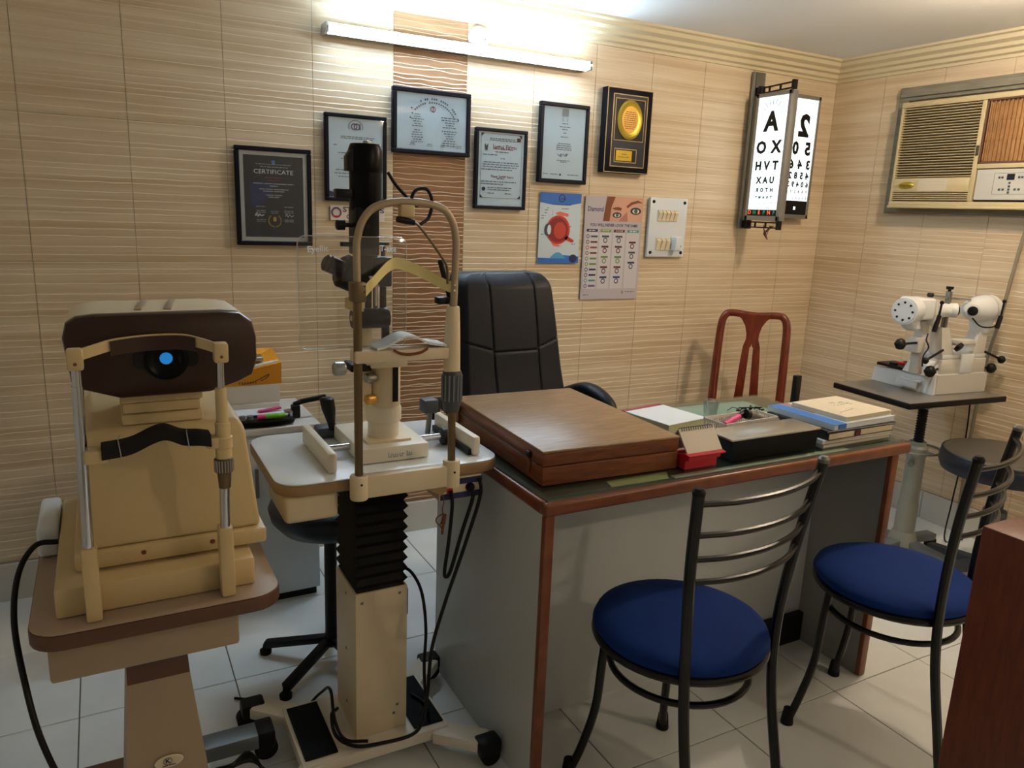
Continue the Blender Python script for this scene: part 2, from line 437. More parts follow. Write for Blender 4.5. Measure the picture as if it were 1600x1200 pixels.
# skirting
bb = tag(MB().box(XL, XR, YB-.006, YB+.002, 0, .131).build('baseboard_back', 'grout', None, 0), None, kind='structure')
sk = MB().box(0, .3925, -.012, 0, .0, .13, .0015, 1).mesh('tile', 'skirting_tile', 30)
for k in range(12):
    x = XL+.02+.3945*k
    if x < XR-.3: put('tile', sk, (x, YB-.004, .0005), bb)
br = tag(MB().box(XR-.006, XR+.002, YF, YB-.02, 0, .131).build('baseboard_right', 'grout', None, 0), None, kind='structure')
for k in range(8): put('tile', sk, (XR-.004, YB-.022-.3945*k, .0005), br, -PI/2)
# cornice: stepped moulding along both walls
prof = [(0, 2.054), (.012, 2.054), (.014, 2.066), (.03, 2.072), (.032, 2.088), (.052, 2.094), (.055, 2.108), (.078, 2.118), (.082, 2.134), (.098, 2.138), (.1, ZC), (0, ZC)]
struct('trim_1', MB().prism([(YB+.001-d, z) for d, z in prof], XL, XR, 'yz'), 'cornice')
struct('trim_2', MB().prism([(XR+.001-d, z) for d, z in prof], YF, YB-.005, 'xz'), 'cornice')

# ================================================================== lamps
t = thing('tube_light', 'long white glowing tube light fixed high across the tiled wall', 'light', (1.29, YB-.03, 1.93))
MB().box(.75, 1.835, YB-.040, YB-.001, 1.944, 1.960, .003).build('batten', 'instrument_white', t)
arc = [(YB-.046-.020*math.sin(PI*i/12), 1.952+.018*math.cos(PI*i/12)) for i in range(13)]
MB().prism(arc, .752, 1.828, 'yz').build('diffuser', 'tube_glow', t)
MB().box(.750, 1.830, YB-.046, YB-.034, 1.932, 1.972, .002).build('backing_channel', 'instrument_white', t)
for x in (.745, 1.836):
    c = MB().box(x-.006, x+.006, YB-.072, YB-.002, 1.934, 1.970, .004).build('end_cap', 'instrument_white' if x < 1 else 'grey_metal', t)
    MB().cyl((x, YB-.073, 1.952), (x, YB-.080, 1.952), .004, n=10).build('pin', 'steel', c)
t = thing('ceiling_rose', 'round white cable cover disc on wall just above the tube light', 'cable cover', (1.352, YB, 1.96))
MB().lathe([(.044, 0), (.044, .010), (.038, .020), (.02, .024), (.004, .025)], (1.352, YB, 2.003), (0, -1, 0)).build('cover', 'instrument_white', t)
for dx, dz in ((-.012, -.012), (.02, -.004)): MB().lathe([(.004, 0), (.003, .003)], (1.352+dx, YB-.0235, 2.003+dz), (0, -1, 0), 10).build('screw', 'dull_steel', t)
def ceiling_lamp(x, y, watts, label):
    t = thing('ceiling_lamp', label, 'lamp', (x, y, ZC-.11))
    MB().lathe([(.06, 0), (.058, -.014), (.03, -.03), (.022, -.045)], (x, y, ZC)).build('holder', 'instrument_white', t)
    m = emit('bulb_%d' % (x*100), (255, 229, 200), watts/(PI*4*PI*.035**2))
    MB().lathe([(.004, -.118), (.02, -.113), (.032, -.098), (.035, -.08), (.028, -.06), (.018, -.046)], (x, y, ZC), n=20).build('bulb', m.name, t)
    return t
ceiling_lamp(2.55, 1.43, WARM_POWER, 'warm bulb in a white holder on the ceiling beside the air conditioner')
ceiling_lamp(2.2, -.75, FILL_POWER, 'added warm fill bulb in a white holder, unseen behind the visitor chairs')  # extra bulb put in as fill for the camera-facing sides

# ================================================================== framed things on the back wall
def frame(name, label, x0, x1, z0, z1, fw, depth, matn, paper, border=0., tilt=0.):
    t = thing(name, label, 'certificate', ((x0+x1)/2, YB, z0))
    yb, yf = YB-.0085, YB-.0085-depth
    m = MB()
    for a in ((x0, x1, z1-fw, z1), (x0, x1, z0, z0+fw), (x0, x0+fw, z0+fw, z1-fw), (x1-fw, x1, z0+fw, z1-fw)):
        m.box(a[0], a[1], yf, yb, a[2], a[3], .0025, 1)
    m.build('frame', matn, t)
    ya = yf+.008
    MB().box(x0+fw*.8, x1-fw*.8, ya, ya+.004, z0+fw*.8, z1-fw*.8).build('sheet', 'paper_mat' if border else paper, t)
    if border: MB().box(x0+fw+border, x1-fw-border, ya-.0012, ya, z0+fw+border, z1-fw-border).build('inner_sheet', paper, t)
    MB().box(x0+fw*.9, x1-fw*.9, yf+.002, yf+.0035, z0+fw*.9, z1-fw*.9).build('glass_pane', 'pane', t)
    return t, ya-.0018
# dark certificate
t, y = frame('framed_certificate', 'black framed dark certificate with grey mat and gold laurel emblem', .428, .690, 1.203, 1.541, .015, .022, 'frame_black', 'dark_print_ground', .014)
cx = .558
text(m := MB(), 'CERTIFICATE', .021, MW(cx, y, 1.457), .135); m.build('title', 'ink_white', t)
m = MB(); wordline(m, cx-.045, cx+.05, 1.474, .0025, y); wordline(m, cx-.06, cx+.06, 1.483, .002, y)
for z, l in ((1.417, .14), (1.409, .03), (1.398, .10), (1.391, .075), (1.378, .055), (1.371, .04)): wordline(m, cx-l/2, cx+l/2, z, .0032, y, 0, .03)
for sx in (-.047, .05):
    for z in (1.338, 1.324, 1.318, 1.293, 1.287): wordline(m, cx+sx-.016, cx+sx+.016, z, .0025, y)
wordline(m, cx-.014, cx+.014, 1.322, .002, y); wordline(m, cx-.012, cx+.012, 1.316, .002, y); m.build('print', 'ink_grey', t)
m = MB(); wordline(m, cx-.03, cx+.03, 1.438, .0022, y); wordline(m, cx-.022, cx+.022, 1.428, .0018, y); m.build('red_print', 'ink_red', t)
m = MB()
for sx in (-.053, -.05, .052):
    m.tube(catmull([(cx+sx-.015, y, 1.305), (cx+sx-.010, y, 1.315), (cx+sx-.006, y, 1.303), (cx+sx, y, 1.312), (cx+sx+.006, y, 1.305), (cx+sx+.014, y, 1.310)], 4), .0008, 4)
m.build('signature', 'ink_white', t)
m = MB()
for s in (-1, 1):
    for k in range(9):
        a = R(-80+k*16); c = Vector((cx+s*.021*math.cos(a), y, 1.290+.021*math.sin(a)))
        m.prism([(c.x-.002, c.z-.003), (c.x+.002, c.z-.002), (c.x+.002*s, c.z+.0035)], y-.0004, y)
for k in range(3): m.prism(ellipse(cx+(k-1)*.0035, 1.295, .002, .009, 10), y-.0004, y)
m.build('laurel', 'ink_gold', t)
MB().prism(rrect(cx-.006, cx+.006, 1.484, 1.497, .002, 2), y-.0004, y).build('emblem', 'book_blue', t)
MB().prism([(.475, 1.42), (.56, 1.42), (.55, 1.38), (.53, 1.36), (.50, 1.33), (.48, 1.34)], y+.0001, y+.0004).build('blue_patch', 'ink_navy', t)
# association certificate
t, y = frame('framed_certificate', 'black framed white certificate with round purple emblem behind the slit lamp tower', .741, .973, 1.368, 1.677, .014, .022, 'frame_black', 'paper_cool')
cx = .856; m = MB()
ringflat(m, cx-.006, 1.634, .012, .008, y, n=20); ringflat(m, cx+.004, 1.634, .012, .008, y-.0002, n=20); m.box(cx+.014, cx+.018, y-.0004, y, 1.623, 1.645); m.build('emblem', 'ink_purple', t)
m = MB()
for k in range(22):
    a = R(-200+k*220/21); r = .026
    if abs(k-10.5) < 11: m.box(-.0016, .0016, -.0003, 0, -.0016, .0016, M=Matrix.Translation((cx+r*math.cos(a), y, 1.634-r*math.sin(a)*.85)))
for z, a, b in ((1.598, .80, .93), (1.592, .80, .92), (1.567, .772, .785), (1.480, .78, .82), (1.468, .775, .84), (1.456, .79, .83), (1.50, .89, .93), (1.52, .80, .93), (1.54, .79, .92)): wordline(m, a, b, z, .003, y)
m.build('print', 'ink_soft', t)
MB().prism([(.757, 1.384), (.82, 1.384), (.79, 1.39), (.757, 1.404)], y-.0004, y).build('corner_print', 'ink_navy', t)
ringflat(MB(), .777, 1.402, .009, .006, y).build('seal', 'ink_soft', t)
# large landscape diploma
t, y = frame('framed_diploma', 'large landscape diploma in black frame hung over the brown tile strip', .996, 1.315, 1.556, 1.792, .0165, .024, 'frame_black', 'paper_cool')
cx = 1.158; m = MB()
for r, n, h in ((.112, 30, .007), (.098, 26, .006)):
    for k in range(n):
        if random.random() < .22: continue
        a = R(160-140*k/(n-1)); m.box(-.0028, .0028, -.0003, 0, -h/2, h/2, M=Matrix.Translation((cx+r*math.cos(a), y, 1.655+r*math.sin(a)*.93)) @ Matrix.Rotation(-(a-PI/2), 4, 'Y'))
for k in range(12):
    l = random.uniform(.02, .055); wordline(m, 1.095-l/2, 1.095+l/2, 1.70-.0085*k-(.006 if k > 5 else 0), .0032, y, 0, .008)
    l = random.uniform(.025, .075); wordline(m, 1.228-l/2, 1.228+l/2, 1.695-.0088*k-(.005 if k > 4 else 0), .0036, y, 0, .009)
for x in (1.075, 1.145, 1.20, 1.268): wordline(m, x-.012, x+.012, 1.588, .002, y); wordline(m, x-.008, x+.01, 1.594, .003, y)
m.build('print', 'ink_soft', t)
m = MB(); ringflat(m, cx, 1.722, .011, .008, y, n=18); m.box(cx-.0015, cx+.0015, y-.0004, y, 1.714, 1.73); m.build('crest', 'ink_red', t)
# certificate with red title
t, y = frame('framed_certificate', 'black framed portrait certificate with red title lines and bordered sheet', 1.341, 1.576, 1.361, 1.676, .014, .022, 'frame_black', 'paper_cool')
cx = 1.462; m = MB()
scribble(m, cx-.041, cx+.065, 1.607, .016, y); scribble(m, cx-.048, cx+.055, 1.491, .010, y); wordline(m, cx-.04, cx+.05, 1.597, .003, y, 0, .006); m.build('red_title', 'ink_red', t)
m = MB()
for z, a, b in ((1.637, 1.405, 1.52), (1.630, 1.405, 1.53), (1.586, 1.43, 1.49), (1.574, 1.375, 1.44), (1.561, 1.455, 1.475), (1.545, 1.38, 1.535), (1.536, 1.375, 1.54), (1.527, 1.375, 1.53), (1.517, 1.37, 1.51), (1.482, 1.44, 1.475), (1.470, 1.37, 1.53), (1.460, 1.37, 1.47), (1.446, 1.40, 1.51), (1.438, 1.40, 1.50), (1.424, 1.40, 1.43), (1.424, 1.48, 1.51)): wordline(m, a, b, z, .0034, y)
m.build('print', 'ink_soft', t)
m = MB(); b0, b1, c0, c1 = 1.366, 1.550, 1.405, 1.655
for a in ((b0, b1, c0, c0+.001), (b0, b1, c1, c1+.001), (b0, b0+.001, c0, c1), (b1, b1+.001, c0, c1)): m.box(a[0], a[1], y-.0003, y, a[2], a[3])
for x in (b0, b1):
    for z in (c0, c1): m.prism([(x, z), (x+(.014 if x == b0 else -.014), z), (x, z+(.014 if z == c0 else -.014))], y-.0005, y)
m.build('border', 'ink', t)
MB().prism(ellipse(1.382, 1.440, .008, .008), y-.0004, y).build('seal', 'ink_navy', t)
MB().box(1.528, 1.545, y-.0004, y, 1.630, 1.645).build('flag_mark', 'maroon', t)
MB().prism([(1.385, 1.59), (1.395, 1.59), (1.398, 1.617), (1.39, 1.607), (1.382, 1.617)], y-.0004, y).build('emblem', 'slate', t)
# letter
t, y = frame('framed_letter', 'tall black framed letter with short centred paragraph and signature', 1.631, 1.870, 1.479, 1.801, .0165, .024, 'frame_black', 'paper_cool')
cx = 1.752; m = MB()
for z, l in ((1.720, .03), (1.707, .055), (1.697, .028), (1.683, .014), (1.667, .036), (1.640, .06), (1.632, .072), (1.624, .075), (1.616, .075), (1.572, .065), (1.566, .03)): wordline(m, cx-l/2, cx+l/2, z, .0032, y)
for a, b in ((1.655, 1.68), (1.69, 1.725), (1.775, 1.83)): wordline(m, a, b, 1.515, .003, y)
m.box(cx-.012, cx-.010, y-.0003, y, 1.728, 1.742); m.box(cx+.010, cx+.012, y-.0003, y, 1.728, 1.742); m.build('print', 'ink_soft', t)
m = MB(); m.tube(catmull([(cx-.03, y, 1.598), (cx-.02, y, 1.59), (cx-.012, y, 1.601), (cx-.016, y, 1.587), (cx, y, 1.598), (cx+.006, y, 1.589), (cx+.014, y, 1.602), (cx+.012, y, 1.59), (cx+.022, y, 1.601)], 4), .0009, 4); m.build('signature', 'ink', t)
MB().prism([(cx-.015, 1.75), (cx+.015, 1.75), (cx+.015, 1.78), (cx-.015, 1.78)], y-.0003, y).build('crest', 'ink_grey', t)
MB().prism(ellipse(1.739, 1.514, .004, .005, 12), y-.0003, y).build('dot_mark', 'ink', t)
# plaque
t = thing('award_plaque', 'deep black boxed award plaque with oval gold medallion and small gold plate', 'plaque', (2.06, YB, 1.535))
x0, x1, z0, z1 = 1.941, 2.183, 1.537, 1.888; yf = YB-.052
MB().box(x0, x1, yf+.004, YB-.008, z0, z1, .003).build('case', 'frame_black', t)
m = MB()
def gb(a, b, c, d, w_, yy):
    for q in ((a, b, d-w_, d), (a, b, c, c+w_), (a, a+w_, c, d), (b-w_, b, c, d)): m.box(q[0], q[1], yy-.003, yy, q[2], q[3], .0006, 1)
gb(x0+.002, x1-.001, z0+.001, z1-.001, .003, yf+.004); gb(1.972, 2.156, 1.562, 1.863, .004, yf+.003); gb(1.985, 2.142, 1.672, 1.846, .003, yf+.003); gb(1.992, 2.112, 1.581, 1.640, .004, yf+.003)
m.build('gold_trim', 'gold_edge', t)
MB().box(1.976, 2.152, yf+.001, yf+.004, 1.566, 1.859).build('panel', 'navy_vinyl', t)
MB().box(1.988, 2.139, yf, yf+.004, 1.675, 1.843).build('velvet', 'black', t)
MB().box(1.996, 2.108, yf, yf+.004, 1.585, 1.636).build('plate_bed', 'black', t)
d = MB().lathe([(.066, 0), (.066, .004), (.058, .008), (.05, .005), (.046, .004), (.001, .004)], (2.062, yf, 1.760), (0, -1, 0), 40, sy=1.24).build('medallion', 'gold', t)
e = MB().lathe([(.045, .0), (.044, .0052), (.001, .0054)], (2.062, yf, 1.760), (0, -1, 0), 32, sy=1.24).build('inscription_disc', 'gold_plate', d)
m = MB()
for k in range(9): l = .07*math.sqrt(max(.1, 1-((k-4)/5.5)**2)); wordline(m, 2.062-l/2, 2.062+l/2, 1.792-.0085*k, .003, yf-.0058)
m.build('inscription', 'brown_edge', d)
p = MB().box(2.0, 2.086, yf-.002, yf, 1.588, 1.632, .001, 1).build('name_plate', 'gold', t)
m = MB(); wordline(m, 2.03, 2.06, 1.616, .003, yf-.0025); wordline(m, 2.012, 2.072, 1.604, .003, yf-.0025); m.build('inscription', 'brown_edge', p)

# eye anatomy poster
t = thing('eye_poster', 'blue and white eye anatomy poster with large red eyeball cross section', 'poster', (1.761, YB, 1.1415))
x0, x1, z0, z1 = 1.6575, 1.8645, 1.1415, 1.440; W_, Hh = x1-x0, z1-z0; y = YB-.0105
MB().box(x0, x1, y, YB-.0088, z0, z1).build('sheet', 'poster_sky', t)
def U(a, b): return (x0+a*W_, z0+(1-b)*Hh)
flat(MB(), [U(0, 0), U(1, 0), U(1, .13), U(.7, .17), U(.3, .17), U(0, .14)], y).build('header_band', 'poster_blue', t)
m = MB(); flat(m, [U(0, .92), U(.5, .93), U(.62, .88), U(1, .9), U(1, 1), U(0, 1)], y); m.build('footer_band', 'poster_blue', t)
flat(MB(), [U(.28, .93)] + [U(.28+.4*i/10, .93-.09*math.sin(PI*i/10)) for i in range(11)] + [U(.68, .93)], y-.0002).build('footer_cloud', 'poster_teal', t)
m = MB(); flat(m, [U(.86+.1*math.cos(2*PI*i/20), .93+.06*math.sin(2*PI*i/20)) for i in range(20)], y-.0008); m.build('eye_mark', 'ink_navy', t)
def C(cx_, cy_, a, b, n=30): return [U(cx_+a*math.cos(2*PI*i/n), cy_+b*math.sin(2*PI*i/n)) for i in range(n)]
g = flat(MB(), C(.46, .52, .29, .205), y-.0002).build('eyeball', 'eye_red', t)
flat(MB(), [U(.67, .60), U(.85, .66), U(.86, .69), U(.80, .70), U(.62, .65)], y-.0002).build('optic_nerve', 'eye_red', t)
flat(MB(), C(.45, .52, .25, .175), y-.0009).build('retina', 'eye_dark', g)
flat(MB(), C(.50, .53, .15, .12), y-.0016).build('vitreous', 'eye_red_light', g)
m = MB(); flat(m, [U(.36, .29), U(.48, .26), U(.70, .29), U(.69, .33), U(.45, .31)], y-.0002); m.build('muscle', 'eye_vessel', t); m = MB(); flat(m, [U(.30, .70), U(.5, .735), U(.58, .72), U(.45, .76), U(.36, .75)], y-.0002); m.build('muscle', 'eye_vessel', t)
flat(MB(), C(.20, .52, .075, .085), y-.0022).build('cornea', 'slate', g)
flat(MB(), C(.235, .52, .045, .07), y-.0029).build('lens', 'paper_cool', g)
m = MB(); ringflat(m, *U(.52, .075), .017, .013, y-.0008); q = U(.45, .075); scribble(m, q[0], q[0]+.03, q[1], .011, y-.0008); m.build('logo', 'ink_navy', t); m = MB(); q = U(.34, .16); scribble(m, q[0], q[0]+.085, q[1], .007, y-.0008); m.build('title', 'ink_navy', t)
m = MB()
for a, b, l in ((.17, .215, .05), (.12, .245, .07), (.12, .285, .05), (.04, .325, .1), (.04, .36, .06), (.53, .22, .18), (.74, .47, .06), (.05, .59, .07), (.8, .72, .1), (.47, .755, .08)):
    q = U(a, b); wordline(m, q[0], q[0]+l*W_, q[1], .0035, y-.0003)
for a, b in ((.31, .24), (.31, .28)): q = U(a, b); m.box(q[0], q[0]+.0008, y-.0004, y, q[1]-.02, q[1])
m.build('callouts', 'ink_soft', t)
# contact lens poster
t = thing('lens_poster', 'grey contact lens colour poster headed by a woman face close-up', 'poster', (2.045, YB, .98))
x0, x1, z0, z1 = 1.887, 2.202, .980, 1.436; W_, Hh = x1-x0, z1-z0
MB().box(x0, x1, y, YB-.0088, z0, z1).build('sheet', 'poster_grey', t)
flat(MB(), [U(.36, 0), U(1, 0), U(1, .235), U(.33, .235)], y).build('face_photo', 'skin', t)
m = MB(); flat(m, [U(.36, 0), U(.50, 0), U(.44, .1), U(.42, .235), U(.31, .235)], y-.0007); m.build('hair', 'hair', t)
m = MB(); flat(m, [U(.70, .085), U(.78, .045), U(.90, .025), U(.99, .05), U(.9, .05), U(.8, .07), U(.72, .105)], y-.0008); flat(m, [U(.45, .11), U(.55, .095), U(.62, .105), U(.61, .13), U(.5, .125)], y-.0008); m.build('eyebrow', 'hair', t)
for cx_, cy_, s in ((.87, .13, 1.), (.545, .175, .8)):
    m = MB(); flat(m, C(cx_, cy_, .095*s, .035*s), y-.0008); e = m.build('eye', 'ink', t)
    flat(MB(), C(cx_, cy_+.002, .06*s, .022*s), y-.0015).build('eye_white', 'card_white', e); flat(MB(), C(cx_, cy_, .032*s, .022*s, 16), y-.0022).build('iris', 'eye_iris', e); 
flat(MB(), [U(.62, .2), U(.72, .14), U(.74, .235), U(.58, .235)], y-.0007).build('nose_shade', 'skin_shade', t)
m = MB(); q = U(.175, .125); text(m, 'Diamond', .030, MW(q[0], y-.0005, q[1]), .082, bold=.0004); q = U(.51, .275); text(m, 'YOU WILL NEVER LOOK THE SAME', .018, MW(q[0], y-.0005, q[1]), .262, bold=.0004); m.build('title', 'ink_navy', t)
for i, (a, b) in enumerate(((.03, .245), (.265, .475), (.495, .715), (.735, .965))):
    flat(MB(), [U(a, .345), U(b, .345), U(b, .895), U(a, .895)], y-.0001).build('column', 'poster_column', t)
    c = ('ink_navy', 'lip_green', 'maroon', 'teal')[i]; m = MB(); flat(m, [U(a+.015, .315), U(b-.015, .315), U(b-.015, .34), U(a+.015, .34)], y-.0008); h = m.build('heading', c, t)
    m = MB(); q0, q1 = U(a+.05, .327), U(b-.05, .327); wordline(m, q0[0], q1[0], q0[1], .004, y-.0018, 0, .01); m.build('heading_print', 'card_white', h)
    if i == 0: rows = [(.07, .385+.0535*k, .175, ('slate', 'maroon', 'rust', 'brown_edge', 'olive', 'olive', 'ink_navy', 'ink_navy', 'teal', 'ink_purple')[k], .2) for k in range(10)]
    elif i == 3: rows = [((a+b)/2, .475+.1*k, (a+b)/2, ('maroon', 'slate', 'ink_navy')[k], 0) for k in range(3)]
    else: rows = [((a+b)/2, .42+.1*k, (a+b)/2, ('slate', 'maroon', 'olive', 'maroon', 'ink_navy')[k], 0) for k in range(5)]
    for rx, ry, tx, c, side in rows:
        m = MB(); q = U(rx, ry); big = .0115 if not side else .0088
        ringflat(m, q[0], q[1], big, big*.62, y-.0008, n=14, sz=1.05)
        if side: q2 = U(tx-.055, ry-.009); m.box(q2[0], q2[0]+.036, y-.0012, y-.0003, q2[1]-.008, q2[1])
        else: q2 = U(tx-.06, ry-.047); m.box(q2[0], q2[0]+.038, y-.0012, y-.0003, q2[1]-.0085, q2[1])
        m.build('lens_swatch', c, t)
m = MB()
for ry in (.365, .385, .40): q = U(.76, ry); wordline(m, q[0], q[0]+.05, q[1], .003, y-.0006)
for ry in (.74, .755, .77, .785, .80, .84, .855, .87): q = U(.75, ry); wordline(m, q[0], q[0]+.058, q[1], .0022, y-.0006)
for ry in (.865, .88): q = U(.5, ry); wordline(m, q[0], q[0]+.055, q[1], .0022, y-.0006)
q = U(.04, .955); wordline(m, q[0], q[0]+.03, q[1], .004, y-.0006); q = U(.78, .93); wordline(m, q[0], q[0]+.05, q[1], .004, y-.0006); q = U(.72, .93); m.box(q[0], q[0]+.006, y-.001, y, q[1]-.008, q[1]+.004)
m.build('print', 'ink_soft', t)
# sticker
t = thing('wall_sticker', 'small white sticker with purple lettering below a certificate behind the slit lamp', 'sticker', (.866, YB, 1.298))
MB().box(.762, .971, YB-.0100, YB-.0088, 1.298, 1.352).build('sheet', 'card_white', t)
m = MB(); ringflat(m, .784, 1.326, .020, .013, YB-.0104, n=20); text(m, "ST", .026, MW(.826, YB-.0104, 1.337), .036, bold=.0008); text(m, "R'S", .026, MW(.946, YB-.0104, 1.337), .046, bold=.0008); text(m, 'C', .024, MW(.830, YB-.0104, 1.311), bold=.0006); text(m, 'IO', .024, MW(.934, YB-.0104, 1.311), bold=.0006); m.build('lettering', 'ink_purple', t)
MB().prism([(.771, 1.315), (.797, 1.315), (.79, 1.308), (.778, 1.308)], YB-.0106, YB-.0100).build('seal_mark', 'plastic_red', t)
# switchboard
t = thing('switchboard', 'white square switch panel with two rows of ivory switches and socket', 'switch panel', (2.342, YB, 1.174))
x0, x1, z0, z1 = 2.233, 2.452, 1.174, 1.443; yf = YB-.024
MB().box(x0, x1, yf, YB-.008, z0, z1, .003).build('plate', 'switch_plate', t)
for dx in (.018, .2):
    for dz in (.02, .25): MB().lathe([(.008, 0), (.007, .003)], (x0+dx, yf, z0+dz), (0, -1, 0), 14).build('screw', 'black', t)
for k in range(5):
    s = MB().box(2.278+.023*k, 2.299+.023*k, yf-.006, yf, 1.338, 1.388, .001, 1).build('switch', 'ivory', t)
    MB().prism([(yf-.006, 1.345), (yf-.006, 1.382), (yf-.015, 1.375)], 2.280+.023*k, 2.297+.023*k, 'yz').build('rocker', 'ivory', s)
for k in range(3):
    s = MB().box(2.278+.028*k, 2.304+.028*k, yf-.006, yf, 1.205, 1.262, .001, 1).build('switch', 'ivory', t)
    MB().prism([(yf-.006, 1.213), (yf-.006, 1.255), (yf-.015, 1.248)], 2.281+.028*k, 2.301+.028*k, 'yz').build('rocker', 'ivory', s)
s = MB().box(2.364, 2.436, yf-.006, yf, 1.205, 1.268, .001, 1).build('socket', 'instrument_white', t)
MB().box(2.364, 2.392, yf-.045, yf-.006, 1.206, 1.266, .003).build('plug_adaptor', 'switch_plate', s)
for dx, dz in ((0, .018), (-.009, -.012), (.009, -.012)): MB().lathe([(.0045 if dz > 0 else .0035, 0), (.003, .001)], (2.416+dx, yf-.006, 1.236+dz), (0, -1, 0), 10).build('pin_hole', 'black', s)
MB().box(2.414, 2.418, yf-.0075, yf-.006, 1.238, 1.262).build('earth_slot', 'black', s)

# ================================================================== vision charts
t = thing('vision_chart', 'lit letter chart box swung out from the wall on black hinged arms', 'eye chart', (2.83, YB, 1.315))
MB().box(2.790, 2.866, YB-.022, YB-.0085, 1.315, 2.045, .002).build('wall_channel', 'aluminium', t)
MB().box(2.803, 2.853, YB-.026, YB-.022, 1.318, 2.042).build('channel_groove', 'dull_steel', t)
for z in (1.955, 1.338):
    h = MB().cyl((2.815, YB-.055, z-.02), (2.815, YB-.055, z+.02), .017).build('hinge', 'black', t)
    MB().box(2.805, 2.825, YB-.06, YB-.022, z-.018, z+.018, .002).build('hinge_block', 'black', h)
    a = MB(); dz = .012
    a.bar((2.812, YB-.06, z+dz), (2.778, 2.585, z+dz), .008, .006); a.bar((2.812, YB-.06, z-dz), (2.778, 2.585, z-dz), .008, .006)
    for q in (.25, .6, .98): a.bar((2.812-.034*q, YB-.06-.221*q, z-dz), (2.812-.034*q, YB-.06-.221*q, z+dz), .008, .006)
    a.box(2.768, 2.788, 2.572, 2.588, z-.02, z+.02); a.build('arm', 'black', t)
xa, ya, yb_, za, zb = 2.762, 2.572, 2.782, 1.358, 1.932
m = MB().box(xa+.004, xa+.040, ya, yb_, za, zb, .003)
m.build('box', 'aluminium', t)
m = MB()
for q in ((ya, yb_, zb-.018, zb), (ya, yb_, za, za+.022), (ya, ya+.016, za, zb), (yb_-.016, yb_, za, zb)): m.box(xa-.003, xa+.006, q[0], q[1], q[2], q[3], .0015, 1)
m.build('bezel', 'aluminium', t)
pn = MB().box(xa, xa+.005, ya+.014, yb_-.014, za+.050, zb-.016).build('light_panel', 'chart_glow', t)
cy, xx = (ya+yb_)/2, xa-.0006
m = MB()
for s, z, size, xs in (('A', 1.800, .116, (0,)), ('OX', 1.688, .074, (-.045, .045)), ('HVT', 1.606, .053, (-.052, 0, .052)), ('XAU', 1.541, .040, (-.04, 0, .04)), ('ROTH', 1.497, .025, (-.044, -.015, .015, .044)), ('TMART', 1.464, .018, (-.046, -.023, 0, .023, .046))):
    for ch, dx in zip(s, xs):
        k_ = text(MB(), ch, size, MW(xx, cy-dx, z, 'right', mir=True), bold=size*.045); k_.build('letter', 'black', t)
for z, n in ((1.438, 8), (1.415, 10)):
    for k in range(n): text(m, 'VTAHXUOMHT'[k], .012, MW(xx, cy-(-.052+.104*k/(n-1)), z, 'right', mir=True))
tag(m.build('small_letters', 'ink', t), None, kind='stuff')
m = MB()
for k in range(9):
    a = R(10+20*k); o_ = Vector((xx, cy, 1.832)); d = Vector((0, -math.cos(a), math.sin(a))); m.bar(o_+d*.045, o_+d*.072, .0012, .0025, up=(1, 0, 0))
m.build('fan_lines', 'ink_grey', t)
bs = MB().box(xa-.002, xa+.004, ya+.016, yb_-.016, za+.023, za+.050).build('duochrome_strip', 'black', t)
for k in range(6):
    q = cy+.075-.03*k; m = MB(); text(m, 'DHEPNF'[k], .026, MW(xa-.0026, q, za+.0365, 'right'), bold=.0006); m.build('strip_letter', 'chart_red' if k % 2 == 0 else 'chart_green', bs)
m = MB()
for k in range(5): m.tube(catmull([(2.79+.006*k, 2.62+.012*k, 1.335), (2.785, 2.66+.015*math.sin(k), 1.30), (2.78+.01*k, 2.64+.012*k, 1.272+.006*k), (2.79, 2.67, 1.29+.004*k), (2.795, 2.69, 1.34)], 5), .0015, 6)
m.build('hanging_wire', 'cord_red', t)
t = thing('vision_chart', 'lit number chart box with black lower panel mounted flat on the wall', 'eye chart', (3.105, YB, 1.376))
x0, x1, z0, z1, yf = 3.005, 3.213, 1.376, 1.966, 2.802
MB().box(x0, x1, yf+.004, YB-.008, z0, z1, .003).build('box', 'aluminium', t)
m = MB()
for q in ((x0, x1, z1-.018, z1), (x0, x1, z0, z0+.018), (x0, x0+.016, z0, z1), (x1-.016, x1, z0, z1)): m.box(q[0], q[1], yf-.003, yf+.006, q[2], q[3], .0015, 1)
m.build('bezel', 'aluminium', t)
MB().box(x0+.014, x1-.014, yf, yf+.005, 1.462, z1-.016).build('light_panel', 'chart_glow', t)
b = MB().box(x0+.014, x1-.014, yf, yf+.005, z0+.016, 1.461).build('dark_panel', 'black', t)
MB().box(3.105, 3.119, yf-.001, yf, 1.418, 1.434).build('fixation_window', 'chart_glow', b)
cx = (x0+x1)/2; m = MB()
for s, z, size, pitch in (('2', 1.818, .140, 0), ('50', 1.712, .082, .085), ('346', 1.636, .058, .058), ('4582', 1.583, .043, .040), ('60493', 1.541, .035, .033), ('988276', 1.506, .020, .027), ('8459216', 1.474, .015, .023)):
    for k, ch in enumerate(s):
        text(MB(), ch, size, MW(cx+.006-(k-(len(s)-1)/2)*pitch, yf-.0008, z, mir=True), bold=size*(.048 if size > .03 else .02)).build('number', 'black', t)
m = MB()
for z in (1.90, 1.76, 1.672, 1.61): text(m, '6', .011, MW(cx, yf-.0008, z, mir=True))
m.build('size_marks', 'ink_soft', t)

